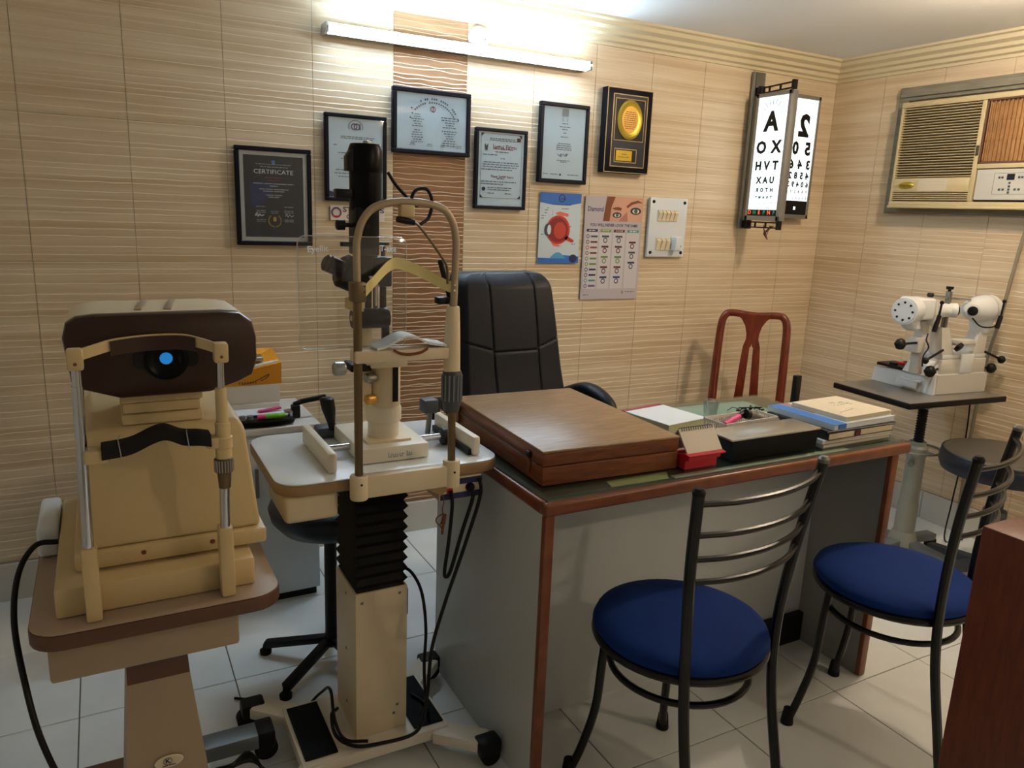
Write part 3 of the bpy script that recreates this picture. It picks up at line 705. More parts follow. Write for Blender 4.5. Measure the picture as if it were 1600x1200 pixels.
# ================================================================== air conditioner in the right wall
t = thing('air_conditioner', 'cream window air conditioner with slatted grille and brown vane outlet set in right wall', 'air conditioner', (XR, 2.1, 1.42))
m = MB()
for q in ((1.655, 2.475, 1.925, 1.985), (1.655, 2.475, 1.415, 1.450), (2.425, 2.475, 1.45, 1.925), (1.655, 1.69, 1.45, 1.925)): m.box(XR-.026, XR-.008, q[0], q[1], q[2], q[3], .002, 1)
m.box(XR-.040, XR-.026, 1.67, 2.46, 1.94, 1.972, .002, 1); m.box(XR-.036, XR-.026, 1.67, 2.46, 1.422, 1.445, .002, 1)
m.build('wall_frame', 'ac_frame', t)
XF = XR-.10
m = MB(); m.box(XF+.02, XR-.008, 1.715, 2.40, 1.452, 1.905, .004); m.build('body', 'ac_dark', t)
m = MB()
for q in ((1.71, 2.40, 1.882, 1.906), (1.71, 2.40, 1.447, 1.470), (2.388, 2.40, 1.47, 1.882), (2.010, 2.030, 1.47, 1.882), (1.71, 2.010, 1.606, 1.626), (2.030, 2.388, 1.512, 1.572)):
    m.box(XF, XF+.03, q[0], q[1], q[2], q[3], .003, 2)
m.box(XF-.004, XF+.05, 1.695, 2.405, 1.440, 1.452, .004); m.box(XF, XR-.03, 1.697, 1.716, 1.452, 1.906, .003, 2); m.box(XF+.012, XR-.03, 2.398, 2.406, 1.452, 1.906, .002, 1); m.box(XF+.02, XR-.03, 1.70, 2.40, 1.9, 1.907, .002, 1)
m.build('fascia', 'ac_cream', t)
sm = MB().prism([(0, 0), (-.012, .003), (-.012, .0058), (0, .0062)], -.357, 0, 'xz').mesh('slat', 'ac_cream', 0)
for k in range(27): put('slat', sm, (XF+.014, 2.388, 1.574+.01145*k), t)
for k in range(5): put('slat', sm, (XF+.014, 2.388, 1.474+.0085*k), t)
b = MB().lathe([(.040, 0), (.039, .003), (.030, .005), (.001, .006)], (XF, 2.322, 1.541), (-1, 0, 0), 28, sx=1., sy=.40).build('badge', 'gold', t)
m = MB(); scribble(m, -.026, .026, 0, .009, 0); m.xf(Matrix.Translation((XF-.0062, 2.322, 1.541)) @ Matrix.Rotation(-PI/2, 4, 'Z')); m.build('badge_lettering', 'brown_edge', b)
MB().box(XF-.001, XF, 2.13, 2.265, 1.515, 1.570).build('label_strip', 'pages', t)
cp = MB().box(XF+.002, XF+.02, 1.745, 2.004, 1.478, 1.602, .002, 1).build('control_panel', 'ac_panel', t)
m = MB()
for q in ((1.79, 1.93, 1.501, 1.502), (1.79, 1.93, 1.585, 1.586), (1.79, 1.791, 1.501, 1.586), (1.929, 1.93, 1.501, 1.586)): m.box(XF+.0012, XF+.002, q[0], q[1], q[2], q[3])
m.build('panel_outline', 'ink_soft', cp)
MB().box(XF, XF+.002, 1.848, 1.878, 1.558, 1.582).build('display', 'black', cp)
for dy, dz in ((-.034, .048), (-.022, .048), (.056, .048), (.044, .048), (.012, .026), (.05, .0), (.035, .0), (.012, .0), (.012, -.012), (.012, .012), (-.012, .0), (-.028, .0)): MB().box(XF, XF+.002, 1.848+dy, 1.856+dy, 1.516+dz, 1.524+dz).build('button', 'slate', cp)
o_ = MB().box(XF+.016, XF+.02, 1.712, 2.008, 1.628, 1.880).build('outlet_back', 'ac_brown', t)
vm = MB().prism([(0, 0), (-.020, -.006), (-.020, -.003), (0, .003)], 0, .078, 'xy').mesh('vane', 'ac_brown', 0)
for r_ in range(3):
    for k in range(17): put('vane', vm, (XF+.016, 1.994-.0172*k, 1.634+.081*r_), o_)
m = MB()
for q in ((1.712, 2.008, 1.626, 1.633), (1.712, 2.008, 1.876, 1.884), (2.0, 2.008, 1.626, 1.884)): m.box(XF-.002, XF+.012, q[0], q[1], q[2], q[3], .001, 1)
m.build('outlet_rim', 'brown_edge', t)
MB().box(XF-.006, XF+.004, 2.012, 2.022, 1.66, 1.70, .001, 1).build('latch', 'ac_dark', t)
tag(MB().tube(catmull([(XR-.022, 1.795, 1.412), (XR-.022, 1.818, 1.295), (XR-.022, 1.845, 1.0), (XR-.022, 1.872, .78), (XR-.022, 1.88, .45), (XR-.03, 1.87, .12)], 6), .0075, 8).build('conduit', 'conduit', None), 'thin grey cable conduit running down the right wall below the air conditioner', 'conduit')

# ================================================================== desk
DX0, DX1, DY0, DY1, DZ = .806, 2.035, 1.302, 1.905, .745
t = thing('consulting_desk', 'grey laminate consulting desk with reddish wood edging and glass covered top', 'desk', (1.42, 1.6, 0))
MB().box(DX0+.012, DX1-.012, DY0+.012, DY1, DZ-.03, DZ-.001).build('desk_top', 'desk_top', t)
m = MB(); m.box(DX0-.004, DX1+.004, DY0-.004, DY0+.016, DZ-.032, DZ, .008, 3); m.build('front_edging', 'desk_edge', t)
for x in (DX0-.004, DX1-.012): MB().box(x, x+.016, DY0+.016, DY1, DZ-.032, DZ, .007, 3).build('side_edging', 'desk_edge', t)
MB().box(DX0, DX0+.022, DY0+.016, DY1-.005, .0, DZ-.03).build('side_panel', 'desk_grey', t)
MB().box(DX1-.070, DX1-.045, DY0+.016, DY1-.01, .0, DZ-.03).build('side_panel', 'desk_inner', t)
MB().box(DX0-.002, DX0+.024, DY0-.001, DY0+.017, .0, DZ-.03, .005, 2).build('leg_edging', 'desk_edge', t)
MB().box(DX1-.072, DX1-.043, DY0-.001, DY0+.017, .0, DZ-.03, .005, 2).build('leg_edging', 'desk_edge', t)
MB().box(DX0+.022, DX1-.07, 1.550, 1.568, .012, DZ-.03).build('modesty_panel', 'desk_grey', t)
MB().box(1.62, DX1-.07, 1.53, 1.55, .0, .10).build('foot_block', 'black', t)
gz = DZ+.007
tag(MB().box(DX0+.012, DX1-.010, DY0+.016, DY1-.008, DZ+.0005, gz, .0015, 1).build('glass_sheet', 'desk_glass', None), 'green tinted clear glass sheet covering the desk top', 'glass sheet')
def slip(name, label, pts, mt): tag(MB().prism(pts, DZ-.0007, DZ+.0003, 'xy').build(name, mt, None), label, 'paper')
slip('paper_slip', 'yellowish paper slip under desk glass in front of the lens case', [(1.00, 1.335), (1.165, 1.333), (1.19, 1.372), (1.01, 1.372)], 'paper_yellow')
slip('paper_slip', 'pale strip of paper under the glass below the black box', [(1.18, 1.325), (1.80, 1.325), (1.80, 1.345), (1.18, 1.345)], 'card_white')
slip('paper_sheet', 'large greenish sheet under the glass behind the trial frame', [(1.57, 1.72), (1.93, 1.70), (1.93, 1.86), (1.60, 1.872)], 'paper_glassgreen')
slip('paper_slip', 'pale blue slip under the glass between lens case and notepad', [(1.25, 1.74), (1.37, 1.72), (1.38, 1.80), (1.27, 1.82)], 'paper_cool')
slip('paper_slip', 'small pale slip under the glass near the executive chair', [(1.43, 1.80), (1.54, 1.80), (1.55, 1.86), (1.44, 1.865)], 'paper_glassgreen')
slip('paper_slip', 'small slip with pink edge under the glass behind the notepad', [(1.50, 1.735), (1.56, 1.735), (1.56, 1.785), (1.50, 1.785)], 'paper_white')

GZ = gz+.0002
# lens case
t = thing('lens_case', 'large closed wooden trial lens case with dark clasps on the desk corner', 'wooden case', (.84, 1.381, GZ), R(-2.2))
w_, d_, h_ = .378, .535, .083
MB().box(0, w_, 0, d_, 0, .045, .003).build('body', 'case_wood', t, local=True)
MB().box(0, w_, 0, d_, .0462, h_-.006, .003).build('lid', 'case_wood', t, local=True)
MB().box(-.001, w_+.001, -.001, d_+.001, h_-.006, h_, .0025).build('lid_top', 'case_top', t, local=True)
MB().box(-.0015, .001, .03, d_-.03, .0435, .0475).build('seam_strip', 'dull_steel', t, local=True)
for y in (.055, d_-.045):
    c = MB().box(-.008, 0, y, y+.016, .052, .066, .002).build('clasp', 'black', t, local=True)
    MB().box(-.006, 0, y+.002, y+.014, .016, .05, .001, 1).build('clasp_plate', 'case_wood', c, local=True)
# desk calendar
t = thing('desk_calendar', 'spiral tent desk calendar with white back and red base beside the lens case', 'calendar', (1.285, 1.39, GZ))
MB().prism([(1.350, GZ), (1.350, GZ+.022), (1.338, GZ+.026), (1.338, GZ+.034), (1.358, GZ+.038), (1.46, GZ+.01), (1.46, GZ)], 1.228, 1.330, 'yz').build('base', 'red_card', t)
MB().prism([(1.336, GZ+.034), (1.356, GZ+.037), (1.352, GZ+.041), (1.334, GZ+.038)], 1.226, 1.345, 'yz').build('red_flap', 'red_card', t)
MB().prism([(1.347, GZ+.038), (1.388, GZ+.092), (1.392, GZ+.090), (1.351, GZ+.037)], 1.232, 1.345, 'yz').build('card', 'card_white', t)
MB().prism([(1.389, GZ+.092), (1.392, GZ+.091), (1.452, GZ+.020), (1.449, GZ+.018)], 1.232, 1.345, 'yz').build('page', 'paper_white', t)
rm = MB(); rm.tube([(0, .006*math.cos(2*PI*i/10), .006*math.sin(2*PI*i/10)) for i in range(10)], .0009, 5, True); rmm = rm.mesh('spiral_ring', 'slate')
for k in range(14): put('spiral_ring', rmm, (1.239+.0076*k, 1.390, GZ+.089), t)
# black box with steel lid
t = thing('instrument_box', 'long black box with brushed steel lid on the desk front', 'box', (1.54, 1.41, GZ))
m = MB(); r0 = [(1.392, 1.352, GZ), (1.690, 1.352, GZ), (1.690, 1.43, GZ), (1.392, 1.43, GZ)]; r1 = [(1.374, 1.346, GZ+.057), (1.692, 1.346, GZ+.057), (1.692, 1.438, GZ+.057), (1.374, 1.438, GZ+.057)]
m.loft([r0, r1]); m.build('body', 'black_gloss', t, 0)
MB().box(1.370, 1.695, 1.342, 1.442, GZ+.057, GZ+.063, .002).build('lid', 'lid_steel', t)
# notepad
t = thing('notepad', 'thick white notepad with pink bound edge beside the lens case', 'notepad', (1.372, 1.588, GZ), R(9))
MB().box(0, .165, 0, .185, 0, .032).build('pages', 'paper_yellow', t, local=True)
MB().box(-.001, .166, -.001, .186, .032, .035).build('cover', 'paper_white', t, local=True)
MB().box(-.0012, .1662, .170, .1865, .0315, .0355).build('binding_strip', 'ink_red', t, local=True)
t = thing('ballpoint_pen', 'blue ballpoint pen lying alongside the notepad', 'pen', (1.345, 1.55, GZ))
MB().cyl((1.358, 1.535, GZ+.007), (1.337, 1.665, GZ+.007), .006, n=12).build('barrel', 'pen_blue', t)
MB().cyl((1.358, 1.535, GZ+.007), (1.360, 1.522, GZ+.007), .005, .001, n=12).build('tip', 'steel', t)
MB().bar((1.347, 1.60, GZ+.0135), (1.339, 1.65, GZ+.0135), .004, .003).build('clip', 'pen_blue', t)
# clear cup
t = thing('plastic_cup', 'small clear ribbed plastic cup standing between notepad and trial frame', 'cup', (1.672, 1.745, GZ))
n = 24; m = MB(); pr = []
for r_, z in ((.020, 0), (.0215, .02), (.024, .044), (.0228, .044), (.019, .003)): pr.append([(1.672+(r_+(.0008 if i % 2 else 0))*math.cos(2*PI*i/n), 1.745+(r_+(.0008 if i % 2 else 0))*math.sin(2*PI*i/n), GZ+z) for i in range(n)])
m.loft(pr); m.build('wall', 'cup_clear', t)
MB().tube([(1.672+.0238*math.cos(2*PI*i/24), 1.745+.0238*math.sin(2*PI*i/24), GZ+.044) for i in range(24)], .0012, 6, True).build('rim', 'cup_clear', t)
# trial frame
t = thing('trial_frame', 'black metal optometry trial frame with knobs lying on desk', 'trial frame', (1.772, 1.675, GZ), R(-14)); t.scale = (.68, .68, .68)
for s in (-1, 1):
    rg = MB().tube([(s*.034+.019*math.cos(2*PI*i/22), .0, .022+.019*math.sin(2*PI*i/22)) for i in range(22)], .0028, 8, True).build('lens_ring', 'black_metal', t, local=True)
    MB().tube([(s*.034+.015*math.cos(2*PI*i/20), .007, .022+.015*math.sin(2*PI*i/20)) for i in range(20)], .0022, 6, True).build('lens_cell', 'steel', rg, local=True)
    MB().cyl((s*.058, 0, .030), (s*.070, 0, .032), .005, n=12).build('knob', 'black', t, local=True)
    MB().tube([(s*.056, .002, .036), (s*.062, .05, .034), (s*.06, .085, .012), (s*.058, .1, .004)], .0018, 6).build('temple_arm', 'black_metal', t, local=True)
MB().bar((-.06, 0, .043), (.06, 0, .043), .006, .005, .001).build('bridge_bar', 'black_metal', t, local=True)
MB().cyl((0, 0, .043), (0, 0, .054), .005, n=12).build('bridge_knob', 'dull_steel', t, local=True)
MB().box(-.006, .006, -.004, .004, .018, .042, .001, 1).build('nose_rest', 'black', t, local=True)
# basket with things
t = thing('basket', 'small white slotted plastic basket behind the black steel lidded box', 'basket', (1.592, 1.535, GZ), R(3))
W2, D2, H2 = .215, .085, .053
MB().box(-W2/2, W2/2, -D2/2, D2/2, 0, .004).build('bottom', 'card_white', t, local=True)
m = MB()
for y in (-D2/2, D2/2-.003):
    m.box(-W2/2, W2/2, y, y+.003, H2-.008, H2); m.box(-W2/2, W2/2, y, y+.003, .003, .010)
for x in (-W2/2, W2/2-.003): m.box(x, x+.003, -D2/2, D2/2, H2-.008, H2); m.box(x, x+.003, -D2/2, D2/2, .003, .010)
m.build('rim', 'card_white', t, local=True)
bm_ = MB().box(0, .0035, 0, .003, .010, H2-.008).mesh('slat', 'card_white', 0)
def lput(name, me, loc, parent, rz=0.):
    o = bpy.data.objects.new(name, me); COL.objects.link(o); o.parent = parent; o.location = loc; o.rotation_euler = (0, 0, rz); return o
for k in range(26):
    for y in (-D2/2, D2/2-.003): lput('slat', bm_, (-W2/2+.004+.0085*k, y, 0), t)
for k in range(9):
    for x in (-W2/2, W2/2): lput('slat', bm_, (x, -D2/2+.004+.009*k, 0), t, 0)
t = thing('marker_pen', 'pink marker pen with black cap lying in the white basket', 'pen', (1.577, 1.537, GZ+0.0080))
MB().cyl((1.522, 1.527, GZ+0.0380), (1.592, 1.544, GZ+0.0520), .0085, n=14).build('barrel', 'pink', t)
MB().cyl((1.592, 1.544, GZ+0.0520), (1.627, 1.552, GZ+0.0590), .0095, n=14).build('cap', 'black', t)
t = thing('hand_torch', 'small grey and black torch lying in the white basket', 'torch', (1.657, 1.542, GZ+0.0080))
MB().lathe([(.012, 0), (.013, .02), (.010, .026), (.009, .05), (.010, .052)], (1.619, 1.535, GZ+0.0560), (1, -.1, -.25), 18).build('body', 'dull_steel', t)
MB().lathe([(.0135, 0), (.0145, .012), (.013, .014)], (1.609, 1.536, GZ+0.0585), (1, -.1, -.25), 18).build('head', 'black', t)
t = thing('highlighter', 'yellow capped pen lying in the white basket', 'pen', (1.497, 1.522, GZ+0.0080))
MB().cyl((1.482, 1.522, GZ+0.0200), (1.552, 1.520, GZ+0.0240), .007, n=12).build('barrel', 'paper_yellow', t)
MB().cyl((1.552, 1.520, GZ+0.0240), (1.577, 1.519, GZ+0.0255), .0075, n=12).build('cap', 'lip_green', t)
# stack of books
bz = GZ
def book(name, label, cx_, cy_, w_, d_, h, rz, cover, pg='pages', spine=True, top=None):
    global bz
    t = thing(name, label, 'book', (cx_, cy_, bz), R(rz), 'books and files stacked on desk end')
    MB().box(-w_/2+.001, w_/2-.002, -d_/2+.002, d_/2-.002, .0015, h-.0015).build('pages', pg, t, local=True)
    MB().box(-w_/2, w_/2, -d_/2, d_/2, 0, .0016).build('back_cover', cover, t, local=True)
    MB().box(-w_/2, w_/2, -d_/2, d_/2, h-.0016, h).build('front_cover', top or cover, t, local=True)
    if spine: MB().box(-w_/2-.0012, -w_/2+.001, -d_/2, d_/2, 0, h).build('spine', cover, t, local=True)
    bz += h+.0003; return t
book('magazine', 'thin grey magazine at the bottom of the desk book stack', 1.855, 1.452, .29, .215, .011, 1, 'book_grey')
book('magazine', 'pale magazine second from bottom of the desk book stack', 1.860, 1.450, .285, .21, .009, -1, 'paper_white')
t = book('organiser', 'thick dark organiser with strap in the middle of the book stack', 1.868, 1.452, .28, .215, .020, 1, 'book_dark', 'book_cream')
MB().box(-.03, -.008, -.1095, -.1065, .002, .018).build('clasp', 'maroon', t, local=True)
book('file_folder', 'thin black cardboard folder above the organiser in the stack', 1.872, 1.455, .285, .22, .006, -1, 'book_dark', 'paper_white')
t = book('textbook', 'blue and white covered textbook under the cream notebook', 1.882, 1.466, .270, .235, .015, 2, 'paper_cool', 'paper_white', top='poster_sky')
MB().box(-.136, -.085, -.1178, .1178, .0146, .0154).build('blue_band', 'book_blue', t, local=True)
MB().box(-.118, -.086, -.1185, -.1165, .001, .0152).build('blue_tab', 'book_blue', t, local=True)
MB().box(-.08, -.055, .0, .117, .0146, .0153).build('pink_band', 'skin_shade', t, local=True)
t = book('notebook', 'worn cream covered notebook on top of the desk book stack', 1.914, 1.457, .208, .188, .013, 3, 'book_cream')
m = MB()
for k in range(16): x, yy = random.uniform(-.02, .05), random.uniform(.0, .04); m.box(x, x+random.uniform(.004, .014), yy, yy+.003, .01295, .0132)
for k in range(5): x = -.07+.016*k; m.box(x, x+.008, -.05+.003*k, -.047+.003*k, .01295, .0132)
m.build('cover_print', 'ink_soft', t, local=True)
# standing black thing behind stack
t = thing('desk_stand', 'slim black upright stand with white foot behind the book stack', 'stand', (1.925, 1.640, GZ))
MB().box(1.895, 1.955, 1.612, 1.668, GZ, GZ+.030, .003).build('base', 'paper_white', t)
MB().box(1.914, 1.938, 1.631, 1.649, GZ+.030, .882, .003).build('upright', 'black', t)

# ================================================================== chairs
def blue_chair(label, loc, rz):
    t = thing('visitor_chair', label, 'chair', loc, rz, None)
    ROOT[t.name] = Vector((0, 0, 0))
    c = MB().lathe([(.155, .428), (.191, .432), (.200, .444), (.194, .458), (.168, .470), (.115, .481), (.05, .486), (.001, .487)], (0, .012, 0), n=48).build('seat_cushion', 'blue_fabric', t, 60, local=True)
    MB().lathe([(.001, .414), (.165, .414), (.168, .427), (.001, .427)], (0, .012, 0), n=40).build('seat_board', 'black', t, local=True)
    MB().tube([(.192*math.cos(2*PI*i/44), .012+.192*math.sin(2*PI*i/44), .424) for i in range(44)], .0095, 10, True).build('seat_ring', 'black_metal', t, local=True)
    MB().tube([(.158*math.cos(2*PI*i/40), .006+.158*math.sin(2*PI*i/40), .350) for i in range(40)], .008, 8, True).build('lower_ring', 'black_metal', t, local=True)
    for s in (-1, 1):
        l = MB().tube(catmull([(s*.112, .128, .424), (s*.118, .134, .33), (s*.124, .140, .20), (s*.142, .158, .09), (s*.164, .176, .008)], 6), .0105, 10).build('front_leg', 'black_metal', t, local=True)
        MB().lathe([(.017, 0), (.017, .006), (.0125, .045)], (s*.1655, .177, .0005), n=14).build('foot_cap', 'black_rubber', l, local=True)
        l = MB().tube(catmull([(s*.152, -.205, .008), (s*.148, -.180, .14), (s*.145, -.150, .30), (s*.147, -.138, .42), (s*.156, -.138, .55), (s*.176, -.148, .70), (s*.197, -.168, .862)], 6), .0115, 10).build('back_leg', 'black_metal', t, local=True)
        MB().lathe([(.017, 0), (.017, .006), (.0135, .045)], (s*.152, -.206, .0005), n=14).build('foot_cap', 'black_rubber', l, local=True)
        MB().lathe([(.012, 0), (.0125, .008), (.008, .014), (.001, .015)], (s*.197, -.168, .858), n=14).build('top_cap', 'dull_steel' if s > 0 else 'black_rubber', l, local=True)
    for z, hw, y in ((.838, .193, -.165), (.770, .184, -.156), (.716, .177, -.149), (.665, .171, -.145)):
        MB().tube(catmull([(-hw, y, z), (-hw*.55, y-.030, z), (0, y-.042, z), (hw*.55, y-.030, z), (hw, y, z)], 6), .0065, 8).build('back_slat', 'black_metal', t, local=True)
    return t
blue_chair('black metal visitor chair with round blue seat before the middle of the desk', (1.115, 1.180, 0), R(7))
blue_chair('black metal visitor chair with blue seat beside the reddish wood panel', (1.800, 1.125, 0), R(18))

# executive chair
t = thing('executive_chair', 'black leather executive chair with stitched high back behind the desk', 'chair', (1.185, 2.19, 0), R(3)); ROOT[t.name] = Vector((0, 0, 0))
def hw(z):  # half width of the back at height z
    return .213-.034*max(0, (z-.62)/.53)
nx, nz = 150, 170; V = []; F = []; z0_, z1_ = .47, 1.155
def seam(x, z):
    g = 0
    for sx in (-.082, .09): g = max(g, math.exp(-((x-sx)/.0030)**2))
    zs = .945 - .06*(1-min(1, abs(x)/.2)) if abs(x) > .085 else .905
    for zz in (zs, zs-.20): g = max(g, math.exp(-((z-zz)/.0032)**2))
    return g
ring_pts = []
for j in range(nz+1):
    v = j/nz; z = z0_+(z1_-z0_)*v
    for i in range(nx+1):
        u = -1+2*i/nx; h = hw(z)
        # superellipse corners at the top and bottom
        e = 1.0
        dz = max(0, (z-(z1_-.07))/.07, ((z0_+.05)-z)/.05); e = (1-min(1, dz)**2.6)**(1/2.6)*.28+.72 if dz > 0 else 1
        x = u*h*e; edge = max(0, (abs(u)-.86)/.14); tz = max(0, (v-.93)/.07)
        yb2 = .10*((z-.6)/.55)**2 if z > .6 else 0
        y = -.045 + .03*edge**2 + .025*tz**2 + .0045*seam(x, z) + yb2*.8 - .012*math.cos(u*PI/2)*(1-tz) - .03*math.exp(-((z-.68)/.12)**2)
        V.append((x, y, z))
F = [(j*(nx+1)+i, j*(nx+1)+i+1, (j+1)*(nx+1)+i+1, (j+1)*(nx+1)+i) for j in range(nz) for i in range(nx)]
m = MB(); m.add(V, F)
Vb = [(x*1.0, y+.05+.02*(1-(abs(x)/.22)**2), z) for x, y, z in V]; b0 = len(m.v); m.add([(p[0], max(p[1], V[k][1]+.035), p[2]) for k, p in enumerate(Vb)], [tuple(reversed(f)) for f in F])
bd = [i for i in range(nx+1)] + [(j)*(nx+1)+nx for j in range(1, nz+1)] + [nz*(nx+1)+i for i in range(nx-1, -1, -1)] + [j*(nx+1) for j in range(nz-1, 0, -1)]
m.f += [(bd[k], bd[(k+1) % len(bd)], b0+bd[(k+1) % len(bd)], b0+bd[k]) for k in range(len(bd))]; m.m += [0]*len(bd)
m.build('backrest', 'black_leather', t, 50, local=True)
MB().box(-.235, .235, -.46, .0, .40, .49, .035, 4).build('seat', 'black_leather', t, 50, local=True)
for s in (-1, 1):
    a = MB().tube(catmull([(s*.262, .035, .735), (s*.268, -.06, .762), (s*.272, -.13, .757), (s*.272, -.20, .735), (s*.270, -.238, .695)], 6), [.020+.012*math.sin(PI*min(1, i/20)) for i in range(25)], 14, flat=.75).build('arm_pad', 'black_leather', t, 60, local=True)
    MB().tube(catmull([(s*.262, .03, .735), (s*.262, .02, .60), (s*.255, -.05, .46), (s*.24, -.15, .43), (s*.255, -.235, .50), (s*.270, -.242, .69)], 6), .016, 10).build('arm_frame', 'black', t, local=True)
MB().lathe([(.03, .12), (.03, .30), (.02, .30), (.02, .40)], (0, -.22, 0)).build('gas_column', 'black_metal', t, local=True)
for k in range(5):
    a = R(90+72*k); e = Vector((.28*math.cos(a), -.22+.28*math.sin(a), .075)); l = MB().bar((0, -.22, .12), e, .045, .03, .006).build('base_arm', 'black', t, local=True)
    MB().cyl((e.x-.012, e.y, .028), (e.x+.012, e.y, .028), .0278).cyl((e.x, e.y, .05), (e.x, e.y, .075), .01).build('castor', 'black_rubber', l, local=True)

# wooden chair
t = thing('wooden_chair', 'polished reddish wooden chair with slotted splat back near the room corner', 'chair', (2.520, 2.425, 0), R(-48)); ROOT[t.name] = Vector((0, 0, 0))
hwid = .185
path = catmull([(-.152, .13, .44), (-.152, .155, .60), (-.150, .18, .77), (-.146, .197, .875), (-.132, .204, .918), (-.10, .209, .930), (0, .219, .922), (.10, .209, .930), (.132, .204, .918), (.146, .197, .875), (.150, .18, .77), (.152, .155, .60), (.152, .13, .44)], 6)
MB().tube(path, [.021 - .004*math.sin(PI*i/(len(path)-1)) for i in range(len(path))], 12).build('back_frame', 'mahogany', t, local=True)
rows = [(.925, 0, .080), (.905, 0, .056), (.875, 0, .038), (.84, 0, .029), (.815, 0, .028), (.795, 0, .034), (.782, .002, .038), (.775, .008, .039), (.72, .009, .043), (.58, .013, .051), (.44, .018, .060)]
m = MB()
for sd in (-1, 1):
    m.loft([[(sd*x, .205+dy-.068*max(0, (.88-z)/.44), z) for x, dy in ((xi, -.011), (xo, -.011), (xo, .011), (xi, .011))] for z, xi, xo in rows])
m.build('splat', 'mahogany', t, 30, local=True)
MB().box(-.19, .19, -.25, .16, .41, .455, .015, 3).build('seat', 'mahogany', t, local=True)
for sx in (-1, 1):
    MB().cyl((sx*.168, -.235, 0), (sx*.168, -.235, .42), .017, .022).build('leg', 'mahogany', t, local=True)
    MB().cyl((sx*.168, .15, 0), (sx*.170, .13, .45), .017, .022).build('leg', 'mahogany', t, local=True)
    MB().cyl((sx*.168, -.23, .2), (sx*.168, .14, .2), .011).build('stretcher', 'mahogany', t, local=True)

# black round stool at the right
def stool(label, x, y, z, r, rz, seatmat, basemat, lever=True, gap=0):
    t = thing('swivel_stool', label, 'stool', (x, y, 0), rz); ROOT[t.name] = Vector((0, 0, 0))
    MB().lathe([(r*.86, z-.085), (r*.97, z-.078), (r*1.02, z-.05), (r, z-.02), (r*.97, z-.008)], n=44).build('seat_side', 'navy_vinyl', t, 50, local=True)
    MB().lathe([(r*.97, z-.010), (r*.95, z-.002), (r*.8, z+.003), (.001, z+.006)], n=44).build('seat_top', seatmat, t, 60, local=True)
    MB().tube([(r*.975*math.cos(2*PI*i/44), r*.975*math.sin(2*PI*i/44), z-.008) for i in range(44)], .004, 6, True).build('piping', 'navy_vinyl', t, local=True)
    MB().box(-.07, .07, -.07, .07, z-.105, z-.085, .004).build('seat_plate', basemat, t, local=True)
    MB().lathe([(.052, .085), (.045, .10), (.042, .30), (.040, .32), (.026, .325), (.024, z-.105)], n=22).build('column', basemat, t, local=True)
    if lever: MB().tube(catmull([(-.03, 0, z-.11), (-.12, -.03, z-.115), (-.16, -.05, z-.14), (-.205, -.06, z-.16)], 5), .006, 8).build('height_lever', 'black', t, local=True)
    for k in range(5):
        a = 2*PI*k/5; e = Vector((.25*math.cos(a), .25*math.sin(a), .06))
        l = MB().loft([[(Vector((0, 0, .1)) + Vector((-math.sin(a), math.cos(a), 0))*q*.03 + Vector((0, 0, w2))) for q, w2 in ((-1, -.02), (1, -.02), (1, .012), (-1, .012))], [(e + Vector((-math.sin(a), math.cos(a), 0))*q*.018 + Vector((0, 0, w2))) for q, w2 in ((-1, -.006), (1, -.006), (1, .014), (-1, .014))]]).build('base_arm', basemat, t, local=True)
        MB().cyl((e.x-.012*math.sin(a), e.y+.012*math.cos(a), .025), (e.x+.012*math.sin(a), e.y-.012*math.cos(a), .025), .0248).cyl((e.x, e.y, .03), (e.x, e.y, .058), .008).build('castor', 'black_rubber', l, local=True)
    return t
stool('round dark stool with height lever by the right wall skirting', 2.93, 1.50, .545, .213, R(8), 'grey_vinyl', 'slate')

# small stool behind slit lamp
t = thing('small_stool', 'dark blue round stool with black star base behind the slit lamp table', 'stool', (.535, 2.06, 0))
MB().lathe([(.10, .435), (.14, .445), (.165, .475), (.172, .505), (.165, .522), (.12, .53), (.001, .532)], (.535, 2.06, 0), n=40).build('seat', 'navy_vinyl', t, 60)
MB().lathe([(.024, .055), (.019, .10), (.018, .438)], (.535, 2.06, 0), n=18).build('column', 'black', t)
for k in range(5):
    a = R(218+72*k); e = Vector((.535+.21*math.cos(a), 2.06+.21*math.sin(a), .032))
    l = MB().bar((.535, 2.06, .075), e, .028, .022, .004).build('base_arm', 'black', t)
    MB().lathe([(.017, .0005), (.018, .012), (.009, .018), (.008, .03)], (e.x, e.y, 0), n=16).build('foot_glide', 'black_rubber', l)

# ================================================================== slit lamp table
SX, SY = .535, 1.67; TT = .785
t = thing('slit_lamp_table', 'white topped instrument table with cream column, black bellows and castored base', 'instrument table', (SX, SY, 0))
top = rrect(.285, .806, 1.505, 1.885, .055, 7)
m = MB().prism(top, TT-.028, TT-.003, 'xy', .004); m.build('top_edge', 'table_band', t)
MB().prism(rrect(.287, .804, 1.507, 1.883, .053, 7), TT-.003, TT, 'xy', .001).build('tabletop', 'table_white', t)
b = MB(); b.box(.300, .415, 1.52, 1.70, TT-.092, TT-.028, .012, 3); b.build('drawer', 'cream_pale', t)
m = MB(); m.box(.470, .600, 1.590, 1.760, .072, .462, .003); m.build('column', 'cream_pale', t)
for x, y, z in ((.486, 1.5885, .437), (.580, 1.5885, .445), (.575, 1.5885, .14), (.566, 1.5885, .118)): MB().lathe([(.004, 0), (.003, .0015)], (x, y+.0015, z), (0, -1, 0), 10).build('screw', 'dull_steel', t)
m = MB()
for z in (.43, .28, .13): m.lathe([(.004, 0), (.003, .0015)], (.470, 1.67, z), (-1, 0, 0), 10)
m.build('side_screws', 'dull_steel', t)
rings = []; nf = 11
